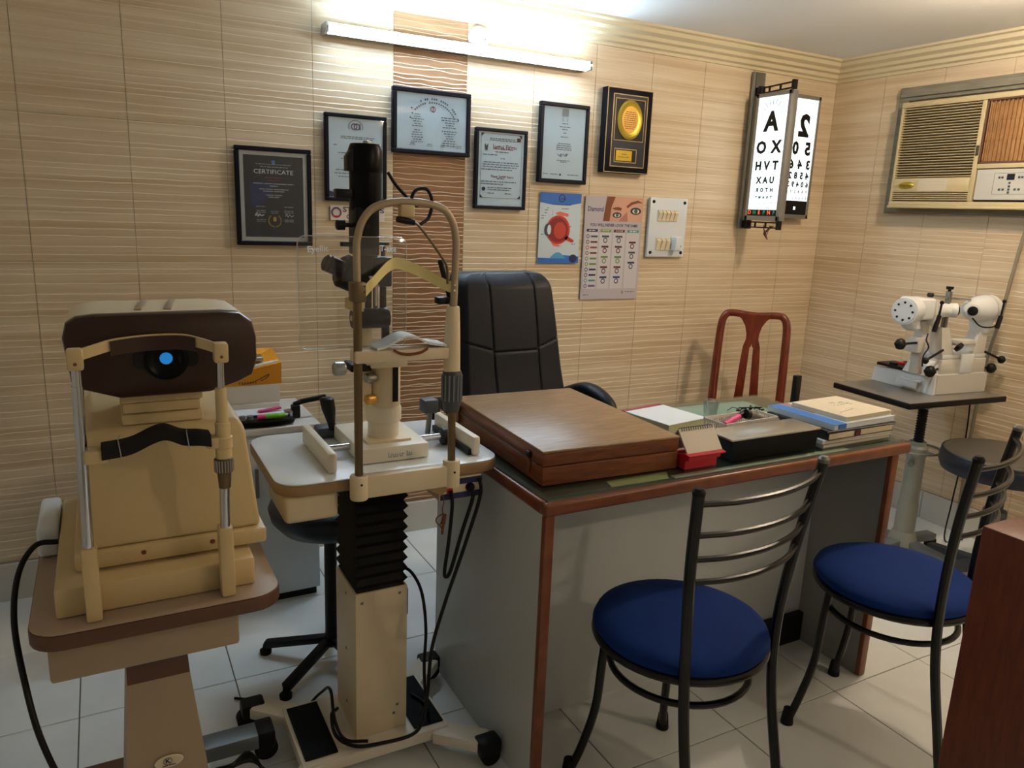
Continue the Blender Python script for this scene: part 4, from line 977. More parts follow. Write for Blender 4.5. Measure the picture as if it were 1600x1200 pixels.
for k in range(2*nf+1):
    z = .455+(.745-.455)*k/(2*nf); g = .004 if k % 2 == 0 else -.005
    rings.append([(.474-g, 1.594-g, z), (.596+g, 1.594-g, z), (.596+g, 1.756+g, z), (.474-g, 1.756+g, z)])
MB().loft(rings).build('bellows', 'bellows_black', t, 0)
MB().box(.46, .61, 1.58, 1.77, .742, TT-.028, .002).build('top_bracket', 'black', t)
# base with diagonal arms
m = MB(); m.box(.330, .700, 1.545, 1.790, .040, .072, .006)
m.bar((.36, 1.77, .052), (.275, 1.845, .055), .06, .030, .004); m.bar((.68, 1.77, .052), (.765, 1.845, .055), .06, .030, .004); m.bar((.67, 1.56, .052), (.765, 1.468, .055), .06, .030, .004); m.bar((.36, 1.56, .052), (.275, 1.468, .055), .06, .030, .004)
m.build('base', 'cream_white', t)
for x0 in (.340, .612):
    p = MB().box(x0, x0+.078, 1.565, 1.775, .072, .077, .001, 1).build('foot_pad', 'pad_black', t)
    rm = MB()
    for k in range(15): rm.box(x0+.004+.0048*k, x0+.006+.0048*k, 1.57, 1.77, .077, .0785)
    rm.build('pad_rib', 'pad_black', p, 0)
for x, y, dx, dy in ((.268, 1.852, -1, 1), (.766, 1.852, .3, 1), (.766, 1.458, .3, -1), (.268, 1.462, -1, -1)):
    c = MB().box(x-.030, x+.030, y-.024, y+.024, .034, .074, .008, 2, M=None).build('castor_cover', 'black', t)
    MB().cyl((x+dx*.016, y-.014, .0255), (x+dx*.016, y+.014, .0255), .025).cyl((x, y, .04), (x, y, .055), .012).build('castor', 'black_rubber', c)
# power unit under the right of the top
b = MB().box(.645, .752, 1.512, 1.60, TT-.088, TT-.032, .003).build('power_unit', 'cream_pale', t)
for z in (TT-.044, TT-.078): MB().box(.648, .753, 1.5105, 1.5125, z-.007, z+.007).build('dark_stripe', 'ink_navy', b)
MB().box(.664, .677, 1.506, 1.512, TT-.070, TT-.052, .001, 1).build('power_switch', 'plastic_red', b)
MB().lathe([(.011, 0), (.011, .006), (.007, .012)], (.722, 1.512, TT-.061), (0, -1, 0), 16).build('socket', 'black', b)
# ---------------- slit lamp
t = thing('slit_lamp', 'slit lamp microscope with bronze head frame and clear breath shield on white table', 'slit lamp', (.56, 1.66, TT))
YP = 1.485
for x, z0, z1 in ((.449, .745, .798), (.662, .745, .806)): MB().lathe([(.0185, z0), (.0195, z0+.003), (.0195, z1-.003), (.018, z1)], (x, YP, 0), n=20).build('post_socket', 'cream_pale', t)
MB().box(.452, .660, YP-.012, YP+.014, .747, .796, .003).build('cross_beam', 'cream_pale', t)
for x in (.449, .662): MB().lathe([(.0028, 0), (.002, .001)], (x, YP-.0195, .782), (0, -1, 0), 8).build('screw', 'black', t)
MB().prism([(.60, .747), (.66, .747), (.635, .728)], YP-.01, YP+.01, 'xz').build('clamp_wing', 'table_band', t)
MB().tube([(.449, YP, .795), (.448, YP, 1.205)], .0088, 14).build('upright', 'bronze_steel', t)
MB().tube([(.662, YP, .80), (.660, YP, .92)], .0088, 14).build('upright', 'bronze_steel', t)
MB().tube(catmull([(.448, YP, 1.19), (.447, YP, 1.26), (.449, YP, 1.292), (.462, YP, 1.330), (.492, YP, 1.356), (.555, YP, 1.366), (.622, YP, 1.358), (.650, YP, 1.333), (.661, YP, 1.294), (.661, YP, 1.24), (.659, YP, 1.145)], 6), .0078, 12).build('head_arch', 'bronze_paint', t)
MB().box(.434, .462, YP-.016, YP+.016, 1.166, 1.206, .003).build('clamp', 'bronze_steel', t)
for x in (.458, .655):
    for z in (1.187, 1.198): MB().lathe([(.003, 0), (.002, .002)], (x, YP-.014, z), (0, -1, 0), 8).build('rivet', 'chrome', t)
g = MB().lathe([(.0165, .920), (.018, .926), (.021, .945), (.0215, 1.005), (.019, 1.012)], (.659, YP, 0), n=20)
g.build('height_grip', 'slate', t)
m = MB()
for k in range(14): a = 2*PI*k/14; m.bar((.659+.0215*math.cos(a), YP+.0215*math.sin(a), .945), (.659+.0215*math.cos(a), YP+.0215*math.sin(a), 1.003), .003, .003)
m.build('grip_rib', 'grey_metal', t)
MB().lathe([(.0185, 1.010), (.0175, 1.06), (.0165, 1.10), (.0145, 1.148), (.013, 1.152)], (.658, YP, 0), n=20).build('sleeve', 'cream_pale', t)
# forehead strap
st = catmull([(.462, YP-.006, 1.187), (.49, YP+.02, 1.205), (.530, YP+.05, 1.232), (.556, YP+.055, 1.238), (.60, YP+.045, 1.222), (.645, YP+.012, 1.196), (.655, YP-.004, 1.194)], 6)
m = MB(); m.loft([[p+Vector((0, -.0012, -.012)), p+Vector((0, .0012, -.012)), p+Vector((0, .0012, .012)), p+Vector((0, -.0012, .012))] for p in st]); m.build('forehead_strap', 'yellow_strap', t)
MB().lathe([(.006, -.045), (.007, .04), (.004, .045)], (.652, YP+.03, 1.205), (-.3, 0, 1), 12).build('strap_lever', 'black', t)
MB().box(.628, .655, YP+.01, YP+.035, 1.155, 1.170, .003).build('strap_clip', 'black', t)
# chin rest
MB().box(.440, .664, YP-.012, YP+.030, 1.040, 1.066, .004).build('chin_bar', 'cream_pale', t)
m = MB(); prf = catmull([(.485, 0, 1.066), (.505, 0, 1.071), (.530, 0, 1.083), (.552, 0, 1.090), (.575, 0, 1.086), (.600, 0, 1.074), (.640, 0, 1.067)], 5)
m.loft([[p+Vector((0, YP-.014, 0)), p+Vector((0, YP+.045, 0)), p+Vector((0, YP+.045, .005)), p+Vector((0, YP-.014, .005))] for p in prf]); m.build('chin_cup', 'instrument_white', t)
m = MB(); prf = catmull([(.520, 0, 1.066), (.535, 0, 1.058), (.555, 0, 1.055), (.580, 0, 1.058), (.596, 0, 1.066)], 5)
m.loft([[p+Vector((0, YP-.0155, -.003)), p+Vector((0, YP-.013, -.003)), p+Vector((0, YP-.013, .003)), p+Vector((0, YP-.0155, .003))] for p in prf]); m.build('chin_paper_band', 'cord_brown', t)
# breath shield
SYY = YP+.06
sh = MB().prism(rrect(.345, .574, 1.062, 1.292, .016, 5), SYY, SYY+.003, 'xz', .0006).build('breath_shield', 'acrylic', t)
MB().tube([(a, SYY+.0015, b) for a, b in rrect(.345, .574, 1.062, 1.292, .016, 5)], .0014, 5, True).build('shield_rim', 'rim_clear', sh)
m = MB(); text(m, 'Eyellit', .017, MW(.385, SYY-.0008, 1.266, rot=R(3)), .042, bold=.0004); m.build('shield_lettering', 'shield_ink', sh); m = MB(); text(m, 'T-site', .017, MW(.533, SYY-.0008, 1.268, rot=R(-3)), .036, bold=.0004); m.build('shield_lettering', 'shield_ink', sh)
MB().box(.440, .462, YP, SYY+.004, 1.145, 1.168, .002).build('shield_bracket', 'cream', t)
# fixation lamp on the arch
a = MB().box(.536, .566, YP-.010, YP+.012, 1.336, 1.360, .003).build('fixation_holder', 'cream', t)
MB().tube(catmull([(.530, YP, 1.330), (.555, YP-.004, 1.327), (.572, YP-.006, 1.322), (.60, YP-.004, 1.292), (.628, YP, 1.258), (.642, YP, 1.235), (.644, YP, 1.20)], 6), .0028, 8).build('fixation_arm', 'bronze_steel', t)
MB().lathe([(.006, -.02), (.007, .0), (.006, .018)], (.549, YP-.004, 1.328), (1, 0, -.15), 12).build('fixation_lamp', 'black', t)
MB().tube(catmull([(.546, YP+.10, 1.425), (.56, YP+.09, 1.40), (.58, YP+.06, 1.37), (.585, YP+.03, 1.358), (.562, YP, 1.372), (.572, YP, 1.390), (.594, YP, 1.392), (.606, YP, 1.37), (.600, YP, 1.338), (.580, YP-.004, 1.322)], 6), .0036, 8).build('lamp_cable', 'black', t)
# illumination tower
TX, TY = .513, 1.635
MB().lathe([(.0355, 1.424), (.037, 1.43), (.0365, 1.470), (.032, 1.482), (.012, 1.483)], (TX, TY, 0), n=26).build('lamp_cap', 'black_gloss', t)
MB().lathe([(.009, 1.483), (.009, 1.489), (.001, 1.490)], (TX+.004, TY, 0), n=14).build('cap_screw', 'steel', t)
MB().prism([(TX-.044, 1.425), (TX-.030, 1.425), (TX-.030, 1.468), (TX-.034, 1.470), (TX-.044, 1.455)], TY-.018, TY+.012, 'xz', .002).build('side_block', 'black', t)
MB().lathe([(.0335, 1.345), (.0345, 1.35), (.0345, 1.424)], (TX, TY, 0), n=26).build('lamp_housing', 'black_gloss', t)
MB().box(TX-.066, TX-.028, TY-.012, TY+.012, 1.368, 1.388, .002).build('filter_lever', 'black', t)
MB().box(TX-.030, TX+.022, TY-.03, TY+.03, 1.25, 1.352, .004).build('optics_block', 'black', t)
MB().lathe([(.005, 0), (.005, .018), (.011, .020), (.011, .036), (.008, .038)], (TX-.030, TY-.01, 1.313), (-1, 0, 0), 16).build('aperture_knob', 'black', t)
MB().lathe([(.005, -.02), (.005, .02)], (TX-.036, TY, 1.272), (1, 0, 0), 12).build('tilt_pin', 'black', t)
MB().tube([(TX+.002, TY, 1.255), (TX+.006, TY, 1.19)], .024, 18).build('tower_tube', 'black_gloss', t)
MB().lathe([(.014, 0), (.014, .006), (.005, .007), (.005, .03)], (TX+.036, TY-.01, 1.278), (0, 0, -1), 14).build('slit_width_knob', 'black', t)
b = MB().box(TX+.010, TX+.052, TY-.025, TY+.02, 1.182, 1.246, .003).build('mirror_housing', 'black', t)
MB().prism([(TX+.010, 1.182), (TX+.022, 1.182), (TX+.006, 1.206), (TX-.004, 1.206)], TY-.032, TY-.026, 'xz').build('mirror', 'chrome', b)
m = MB(); m.tube([(TX+.002, TY-.01, 1.18), (TX+.002, TY-.01, 1.10)], .0075, 10); m.tube([(TX+.036, TY-.01, 1.18), (TX+.036, TY-.01, 1.10)], .0075, 10); m.build('support_rods', 'black', t)
MB().tube([(TX+.020, TY-.005, 1.18), (TX+.020, TY-.005, 1.10)], .006, 10).build('light_rod', 'chrome', t)
# binocular body and eyepieces
MB().lathe([(.030, -.02), (.037, -.012), (.038, .022), (.030, .030)], (.486, 1.655, 1.205), (-1, -.1, .45), 24).build('microscope_body', 'black_gloss', t)
for dy in (-.016, .020): MB().lathe([(.017, 0), (.0185, .008), (.0185, .030), (.013, .034)], (.460, 1.652+dy, 1.218), (-1, -.1, .45), 18).build('eyepiece', 'black', t)
MB().lathe([(.020, -.005), (.0225, 0), (.0225, .072), (.020, .078)], (TX-.034, TY-.02, 1.112), (1, -.05, .02), 22).build('objective_drum', 'black_gloss', t)
MB().lathe([(.006, 0), (.005, .002)], (TX-.040, TY-.024, 1.114), (-1, 0, 0), 12).build('drum_dot', 'cream', t)
MB().tube([(TX+.002, TY+.02, 1.10), (TX+.004, TY+.02, .93)], .017, 14).build('support_column', 'cream_pale', t)
MB().bar((TX+.045, TY+.0, 1.10), (TX+.045, TY+.0, 1.02), .014, .016, .002).build('swing_arm', 'black', t)
# lamp base with column and slider
MB().box(.500, .600, 1.60, 1.70, 1.000, 1.016, .004).build('arm_plate', 'cream_pale', t)
MB().box(.468, .515, 1.60, 1.66, .995, 1.012, .003).build('arm_link', 'black', t)
MB().lathe([(.014, 0), (.016, .004), (.016, .022), (.012, .026)], (.458, 1.615, 1.002), (-1, 0, 0), 18).build('arm_knob', 'steel', t)
MB().lathe([(.033, .905), (.033, 1.001), (.031, 1.004)], (.563, 1.645, 0), n=24).build('pivot_barrel', 'cream_pale', t)
MB().lathe([(.020, 1.013), (.020, 1.022), (.012, 1.026), (.012, 1.030)], (.563, 1.64, 0), n=20).build('pivot_cap', 'steel', t)
MB().box(.568, .580, 1.609, 1.615, .918, 1.0).build('scale_strip', 'black', t)
for z in (.925, .975): MB().lathe([(.010, 0), (.012, .003), (.012, .022), (.009, .025)], (.530, 1.625, z), (-1, -.3, 0), 16).build('clamp_knob', 'gold_plate' if z < .95 else 'steel', t)
MB().lathe([(.036, .828), (.036, .862), (.042, .868), (.042, .896), (.038, .905)], (.560, 1.655, 0), n=24).build('pedestal', 'cream_white', t)
MB().box(.505, .612, 1.605, 1.712, .822, .829, .002).build('pedestal_plate', 'cream_pale', t)
MB().box(.480, .646, 1.575, 1.80, TT+.001, .823, .006).build('slide_base', 'cream_white', t)
m = MB(); scribble(m, .545, .60, .803, .012, 1.5745); m.build('base_lettering', 'ink_grey', t)
MB().tube([(.420, 1.66, .806), (.760, 1.66, .806)], .0085, 12).build('slide_rod', 'chrome', t)
for x in (.408, .752):
    MB().box(x-.008, x+.012, 1.545, 1.79, TT+.0005, .832, .006).build('rail_block', 'cream_white', t)
MB().box(.736, .744, 1.555, 1.78, TT+.0006, .800).build('rack', 'black', t)
for x in (.730,): MB().lathe([(.010, 0), (.021, .002), (.021, .02), (.010, .022)], (x-.02, 1.66, .806), (1, 0, 0), 18).build('rail_gear', 'black', t)
MB().lathe([(.008, 0), (.010, .02), (.017, .055), (.018, .08), (.012, .085)], (.478, 1.80, TT+.022), (-.15, .1, 1), 16).build('joystick', 'black', t)
MB().box(.440, .500, 1.80, 1.85, TT+.0005, TT+.03, .01).build('joystick_boot', 'slate', t)
MB().box(.698, .738, 1.74, 1.78, .842, .878, .005).build('fixation_block', 'slate', t)
MB().tube([(.722, 1.762, .844), (.716, 1.762, TT)], .007, 10).build('fixation_post', 'dull_steel', t)

# ================================================================== autorefractor and its table
AZ = .66
t = thing('autorefractor_table', 'taupe topped instrument table with brown rim and tapered column', 'instrument table', (.05, 1.56, 0))
MB().prism(rrect(-.150, .252, 1.303, 1.86, .05, 6), AZ-.030, AZ-.002, 'xy', .004).build('top_edge', 'brown_edge', t)
MB().prism(rrect(-.148, .250, 1.305, 1.858, .048, 6), AZ-.002, AZ, 'xy', .001).build('tabletop', 'taupe_top', t)
MB().box(-.128, .180, 1.365, 1.70, .537, AZ-.030, .006).build('under_box', 'taupe', t)
ringA = lambda z, x0, x1, y0, y1: [(x0, y0, z), (x1, y0, z), (x1, y1, z), (x0, y1, z)]
MB().loft([ringA(.505, -.012, .092, 1.42, 1.54), ringA(.537, -.012, .092, 1.42, 1.54)]).build('column_collar', 'slate', t, 0)
MB().loft([ringA(.470, -.014, .094, 1.418, 1.545), ringA(.505, -.013, .092, 1.42, 1.54)]).build('column_band', 'brown_edge', t, 0)
MB().loft([ringA(.07, -.043, .135, 1.385, 1.59), ringA(.470, -.014, .094, 1.418, 1.545)]).build('column', 'taupe', t, 0)
MB().prism([(.02, .20), (.108, .213), (.125, .085), (.02, .085)], 1.386, 1.392, 'xz').build('kick_plate', 'brown_edge', t)
l = MB().lathe([(.026, 0), (.025, .0012), (.001, .0015)], (.046, 1.4015, .300), (0, -1, -.08), 24, sy=.55).build('oval_label', 'ivory', t)
m = MB(); text(m, 'K', .013, MW(.044, 1.3985, .3025), bold=.0004); ringflat(m, .044, .3025, .008, .0068, 1.3985); wordline(m, .034, .058, .2935, .002, 1.3985); m.build('label_mark', 'ink', l)
m = MB(); m.box(-.17, .262, 1.690, 1.750, .045, .085, .006); m.box(.015, .08, 1.32, 1.70, .045, .075, .005); m.box(-.17, .262, 1.29, 1.345, .045, .085, .006); m.build('base', 'grey_metal', t)
MB().box(-.16, -.03, 1.700, 1.740, .085, .088).build('foot_pad', 'brown_edge', t)
for x, y in ((-.16, 1.72), (.272, 1.72), (-.16, 1.318), (.255, 1.318)):
    c = MB().box(x-.018, x+.024, y-.032, y+.032, .040, .088, .006).build('castor_cover', 'black', t)
    MB().cyl((x+.004, y-.016, .0285), (x+.004, y+.016, .0285), .028).cyl((x, y, .04), (x, y, .05), .01).build('castor', 'black_rubber', c)
tag(MB().box(-.149, -.1115, 1.62, 1.80, AZ+.0005, .722, .009, 4).build('accessory_box', 'instrument_white', None), 'white rounded accessory box at the back of the autorefractor table', 'box')
t = thing('autorefractor', 'cream autorefractor with dark brown face, blue lens and chrome chin rest posts', 'autorefractor', (.05, 1.56, AZ))
MB().box(-.109, .211, 1.355, 1.80, AZ+.0005, .714, .005).build('base', 'cream', t)
MB().box(-.078, .242, 1.400, 1.80, .719, .750, .006).build('body_skirt', 'cream', t)
MB().box(-.06, .22, 1.42, 1.78, .714, .719).build('slide_gap', 'black', t)
R1 = [(-.066, 1.412, .750), (.234, 1.412, .750), (.234, 1.785, .750), (-.066, 1.785, .750)]; R2 = [(-.052, 1.440, .940), (.216, 1.440, .940), (.216, 1.77, .940), (-.052, 1.77, .940)]; R3 = [(-.040, 1.452, .958), (.205, 1.452, .958), (.205, 1.76, .958), (-.040, 1.76, .958)]
m = MB(); m.loft([R1, R2, R3]); bm = bmesh.new(); vs = [bm.verts.new(p) for p in m.v]
for f in m.f: bm.faces.new([vs[i] for i in f])
bmesh.ops.bevel(bm, geom=bm.edges[:], offset=.008, segments=3, profile=.5, affect='EDGES'); m = MB().frombm(bm); m.build('body', 'cream', t)
for x, z in ((.030, .738), (.145, .738)): MB().lathe([(.0045, 0), (.004, .002)], (x, 1.400, z), (0, -1, 0), 12).build('screw', 'cord_brown', t)
for k, (z, g) in enumerate(((.958, 0), (.978, .003), (.998, -.001))): MB().box(.012+g, .146-g, 1.455+g, 1.62, z, z+.0195, .004).build('neck_fold', 'cream', t)
face = [(-.066, 1.125), (-.060, 1.148), (-.045, 1.158), (-.02, 1.161), (.18, 1.163), (.212, 1.160), (.232, 1.145), (.239, 1.115), (.239, 1.075), (.230, 1.045), (.205, 1.033), (.157, 1.018), (.014, 1.017), (-.045, 1.037), (-.058, 1.05)]
MB().prism(face, 1.415, 1.450, 'xz', .007).build('face_panel', 'brown_face', t)
fa = [((x-.087)*.985+.087, (z-1.09)*.985+1.09) for x, z in face]; fb = [((x-.087)*.93+.085, (z-1.09)*.92+1.09) for x, z in face]
m = MB(); m.loft([[(x, 1.449, z) for x, z in fa], [(x, 1.60, z) for x, z in [((x-.087)*.99+.087, (z-1.09)*.99+1.09) for x, z in face]], [(x, 1.66, z) for x, z in fb]]); hd = m.build('head_shell', 'cream_pale', t)
for x in (.050, .098): MB().bar((x, 1.47, 1.1625), (x+.018, 1.60, 1.1635), .012, .003, .001).build('top_dimple', 'taupe', hd)
MB().lathe([(.036, 0), (.036, .006), (.030, .008), (.020, .003), (.012, .002)], (.087, 1.415, 1.083), (0, -1, 0), 30).build('lens_ring', 'black_gloss', t)
MB().lathe([(.0105, .002), (.009, .005), (.001, .0065)], (.087, 1.415, 1.084), (0, -1, 0), 24).build('lens', 'lens_blue', t)
for s in (-1, 1): MB().prism(rrect(.087+s*.036-.016, .087+s*.036+.016, 1.068, 1.098, .011, 4), 1.410, 1.416, 'xz').build('side_sensor', 'black', t)
YA = 1.334
for x0, x1 in ((-.064, -.040), (.148, .172)): MB().box(x0, x1, YA-.012, YA+.021, AZ+.0005, .792, .004).build('post_socket', 'cream', t)
MB().tube([(-.052, YA, .79), (-.047, YA, 1.062)], .0085, 14).build('post', 'chrome', t)
MB().tube([(-.047, YA, 1.062), (-.0465, YA, 1.092)], .0075, 14).build('post_top', 'chrome', t)
MB().tube([(.160, YA, .79), (.162, YA, .868)], .0085, 14).build('post', 'chrome', t)
MB().lathe([(.010, .865), (.012, .893), (.0155, .895), (.0155, .918), (.013, .920), (.013, .938)], (.163, YA, 0), n=24).build('height_collar', 'bronze_steel', t)
m = MB()
for k in range(20): a = 2*PI*k/20; m.bar((.163+.0155*math.cos(a), YA+.0155*math.sin(a), .896), (.163+.0155*math.cos(a), YA+.0155*math.sin(a), .917), .0018, .0018)
m.build('knurl', 'steel', t)
MB().lathe([(.0135, .920), (.0135, .937), (.0155, .939), (.0155, .957), (.0125, .959), (.0125, .982), (.010, .984), (.0095, 1.042), (.0085, 1.044)], (.1635, YA, 0), n=22).build('sleeve', 'cream', t)
MB().tube([(.164, YA, 1.04), (.165, YA, 1.095)], .006, 12).build('post_top', 'chrome', t)
for x in (-.047, .166):
    c = MB().box(x-.0115, x+.0115, YA-.012, YA+.012, 1.088, 1.122, .004).build('post_cap', 'cream', t)
    MB().lathe([(.0028, 0), (.002, .001)], (x, YA-.012, 1.099), (0, -1, 0), 8).build('screw', 'cord_brown', c)
fr = catmull([(-.042, YA, 1.112), (-.02, YA+.012, 1.117), (.01, YA+.03, 1.122), (.06, YA+.045, 1.124), (.11, YA+.04, 1.124), (.14, YA+.018, 1.119), (.16, YA, 1.113)], 5)
m = MB(); m.loft([[p+Vector((0, -.003, -.010)), p+Vector((0, .004, -.010)), p+Vector((0, .004, .008)), p+Vector((0, -.003, .008))] for p in fr]); m.build('forehead_bar', 'cream', t)
m = MB(); m.loft([[p+Vector((0, -.006, -.018)), p+Vector((0, -.003, -.018)), p+Vector((0, -.003, .006)), p+Vector((0, -.006, .006))] for p in fr[9:24]]); m.build('forehead_pad', 'brown_face', t)
MB().box(-.047, -.012, YA-.013, YA+.018, .934, .957, .004).build('chin_arm', 'cream', t); MB().box(.135, .158, YA-.013, YA+.018, .940, .960, .004).build('chin_arm', 'cream', t)
m = MB(); cs = catmull([(-.022, YA, .954), (.02, YA+.003, .958), (.055, YA+.006, .972), (.075, YA+.007, .975), (.10, YA+.005, .964), (.125, YA, .962), (.143, YA, .958)], 5)
m.loft([[p+Vector((0, -.018, -.012)), p+Vector((0, .02, -.012)), p+Vector((0, .02, .008)), p+Vector((0, -.014, .009))] for p in cs]); cw = m.build('chin_wrap', 'black_rubber', t)
for x in (.006, .108):
    MB().tube([(x, YA-.0185, .945), (x-.003, YA-.0145, .967+(.006 if x < .05 else .008)), (x, YA+.021, .970)], .0009, 6).build('rubber_band', 'ink_grey', cw)

# ================================================================== stand with the white binocular instrument
ang = R(-6)
t = thing('instrument_stand', 'black topped height adjustable instrument stand with grey column by the right wall', 'instrument stand', (2.99, 1.86, 0))
Ms = Matrix.Translation((2.99, 1.86, 0)) @ Matrix.Rotation(ang, 4, 'Z')
m = MB().box(-.265, .285, -.125, .265, .665, .688, .003); m.xf(Ms); m.build('top_board', 'black', t)
m = MB().box(-.262, .282, -.122, .262, .688, .690); m.xf(Ms); m.build('top_surface', 'stand_top_sheen', t)  # lighter layer over the black board, standing in for its reflection
PX, PY = 2.885, 1.815
MB().bar((PX-.02, PY, .655), (3.10, 1.87, .655), .06, .018, .003).build('top_bracket', 'stand_grey', t)
m = MB().cyl((PX, PY, .50), (PX, PY, .66), .017, n=16)
for k in range(13): m.lathe([(.018, 0), (.0205, .003), (.018, .006)], (PX, PY, .51+.011*k), n=16)
m.build('threaded_shaft', 'black', t)
MB().lathe([(.040, .115), (.040, .24), (.036, .25), (.036, .44), (.040, .45), (.040, .48), (.032, .49), (.032, .505)], (PX, PY, 0), n=22).build('column', 'stand_grey', t)
MB().tube([(PX+.09*math.cos(2*PI*i/30), PY+.09*math.sin(2*PI*i/30), .475) for i in range(30)], .005, 6, True).build('hand_wheel', 'dull_steel', t)
m = MB()
for k in range(3): a = R(20+120*k); m.cyl((PX, PY, .475), (PX+.089*math.cos(a), PY+.089*math.sin(a), .475), .0045, n=8)
m.build('wheel_spokes', 'dull_steel', t)
MB().lathe([(.006, 0), (.012, .004), (.012, .02)], (PX-.036, PY-.012, .42), (-1, -.3, 0), 12).build('lock_screw', 'dull_steel', t)
MB().lathe([(.055, .055), (.055, .085), (.042, .118)], (PX, PY, 0), n=22).build('hub', 'stand_grey', t)
for k in range(4):
    a = R(90*k); e = Vector((PX+.20*math.cos(a), PY+.20*math.sin(a), .06))
    if e.x > 3.3: e.x = 3.3
    l = MB().bar((PX, PY, .075), e, .05, .030, .006).build('base_arm', 'grey_metal', t)
    MB().cyl((e.x, e.y-.012, .0265), (e.x, e.y+.012, .0265), .026).cyl((e.x, e.y, .03), (e.x, e.y, .06), .009).build('castor', 'black_rubber', l)
IZ = .690
t = thing('synoptophore', 'white binocular eye testing instrument with black knobs on the stand', 'optical instrument', (3.08, 1.93, IZ))
Mi = Matrix.Translation((2.946, 1.826, IZ)) @ Matrix.Rotation(ang, 4, 'Z')
def ib(name, mb, mt, parent=None, sm=35): mb.xf(Mi); return mb.build(name, mt, parent or t, sm)
ib('base', MB().prism([(0, .001), (.29, .001), (.29, .30), (0, .31)], .0005, .001, 'xy').loft([[(0, 0, .0005), (.30, 0, .0005), (.30, .31, .0005), (0, .31, .0005)], [(.004, .004, .085), (.296, .004, .085), (.296, .306, .060), (.004, .306, .060)]]), 'instrument_white', None, 0)
ib('front_panel', MB().box(.012, .30, -.003, .002, .004, .082), 'instrument_panel')
h = ib('side_handle', MB().box(-.030, 0, .06, .16, .040, .048, .002).box(-.030, -.022, .06, .16, .015, .046, .002), 'instrument_white')
ib('upper_block', MB().box(.03, .29, .005, .16, .082, .145, .004), 'instrument_panel')
ib('center_clasp', MB().box(.135, .205, -.002, .01, .085, .165, .003), 'instrument_white')
ib('slide_plate', MB().box(.035, .155, .01, .15, .146, .164, .003), 'instrument_white'); ib('slide_plate', MB().box(.165, .285, .01, .15, .146, .164, .003), 'instrument_white')
ib('left_wedge', MB().loft([[(-.012, .03, .075), (.04, .01, .085), (.04, .15, .085), (-.012, .15, .075)], [(.0, .05, .115), (.04, .02, .14), (.04, .14, .14), (.0, .14, .115)]]), 'instrument_white', None, 0)
for x, s in ((.055, 1), (.235, -1)):
    ib('arm_column', MB().loft([[(x-.028, .01, .164), (x+.040, .01, .164), (x+.040, .07, .164), (x-.028, .07, .164)], [(x-.026*s-.012, .02, .275), (x-.026*s+.03, .02, .275), (x-.026*s+.03, .07, .275), (x-.026*s-.012, .07, .275)]]), 'instrument_panel', None, 0)
# left head: drum with dotted end plate, tube and eyepiece
dr = ib('drum', MB().lathe([(.052, 0), (.053, .004), (.053, .060), (.050, .066)], (-.205, .02, .345), (1, .25, 0), 30), 'instrument_white')
ib('end_plate', MB().lathe([(.045, -.002), (.045, .0), (.044, .001)], (-.206, .02, .345), (1, .25, 0), 30), 'instrument_white', dr)
ax = Vector((1, .25, 0)).normalized(); uu = Vector((0, 0, 1)).cross(ax).normalized()
for k in range(8):
    a = 2*PI*k/8; c = Vector((-.206, .02, .345)) + (uu*math.cos(a)+Vector((0, 0, 1))*math.sin(a))*.034; ib('plate_hole', MB().lathe([(.0045, -.004), (.0045, -.001)], c, ax, 10), 'black', dr)
ib('lamp_hood', MB().lathe([(.034, 0), (.040, .03), (.036, .075), (.02, .085)], (-.175, .03, .345), (.45, 0, -1), 22), 'instrument_white')
hb = ib('head_block', MB().box(-.150, -.060, .0, .10, .310, .395, .010, 3), 'instrument_white')
ib('side_plate', MB().box(-.062, -.052, -.006, .08, .285, .390, .002), 'instrument_panel', hb)
ib('tube', MB().lathe([(.034, 0), (.030, .04), (.026, .09), (.030, .10)], (-.055, .03, .345), (1, -.06, 0), 24), 'instrument_white')
ib('eyepiece', MB().lathe([(.026, 0), (.030, .012), (.030, .022), (.018, .024)], (.045, .02, .345), (.9, -.6, 0), 24), 'instrument_white'); ib('eyecup', MB().lathe([(.018, 0), (.018, .006), (.012, .008)], (.066, .006, .345), (.9, -.6, 0), 20), 'black')
# right head
ib('right_head', MB().lathe([(.030, -.03), (.044, .0), (.055, .04), (.058, .08), (.058, .12), (.045, .13)], (.185, .03, .345), (1, .1, 0), 28), 'instrument_white')
ib('head_ring', MB().lathe([(.0595, 0), (.0595, .008)], (.265, .038, .345), (1, .1, 0), 28), 'instrument_panel')
ib('eyepiece', MB().lathe([(.030, 0), (.031, .02), (.026, .034), (.018, .036)], (.165, .02, .345), (-.75, -.8, 0), 24), 'instrument_white'); ib('eyecup', MB().lathe([(.019, 0), (.019, .006), (.012, .008)], (.140, -.007, .345), (-.75, -.8, 0), 20), 'black')
ib('lower_hood', MB().lathe([(.045, 0), (.042, .05), (.030, .075)], (.262, .04, .32), (.1, 0, -1), 22), 'instrument_white')
ib('end_cap', MB().lathe([(.036, 0), (.034, .03), (.026, .035)], (.316, .045, .350), (1, .1, 0), 22), 'instrument_white')
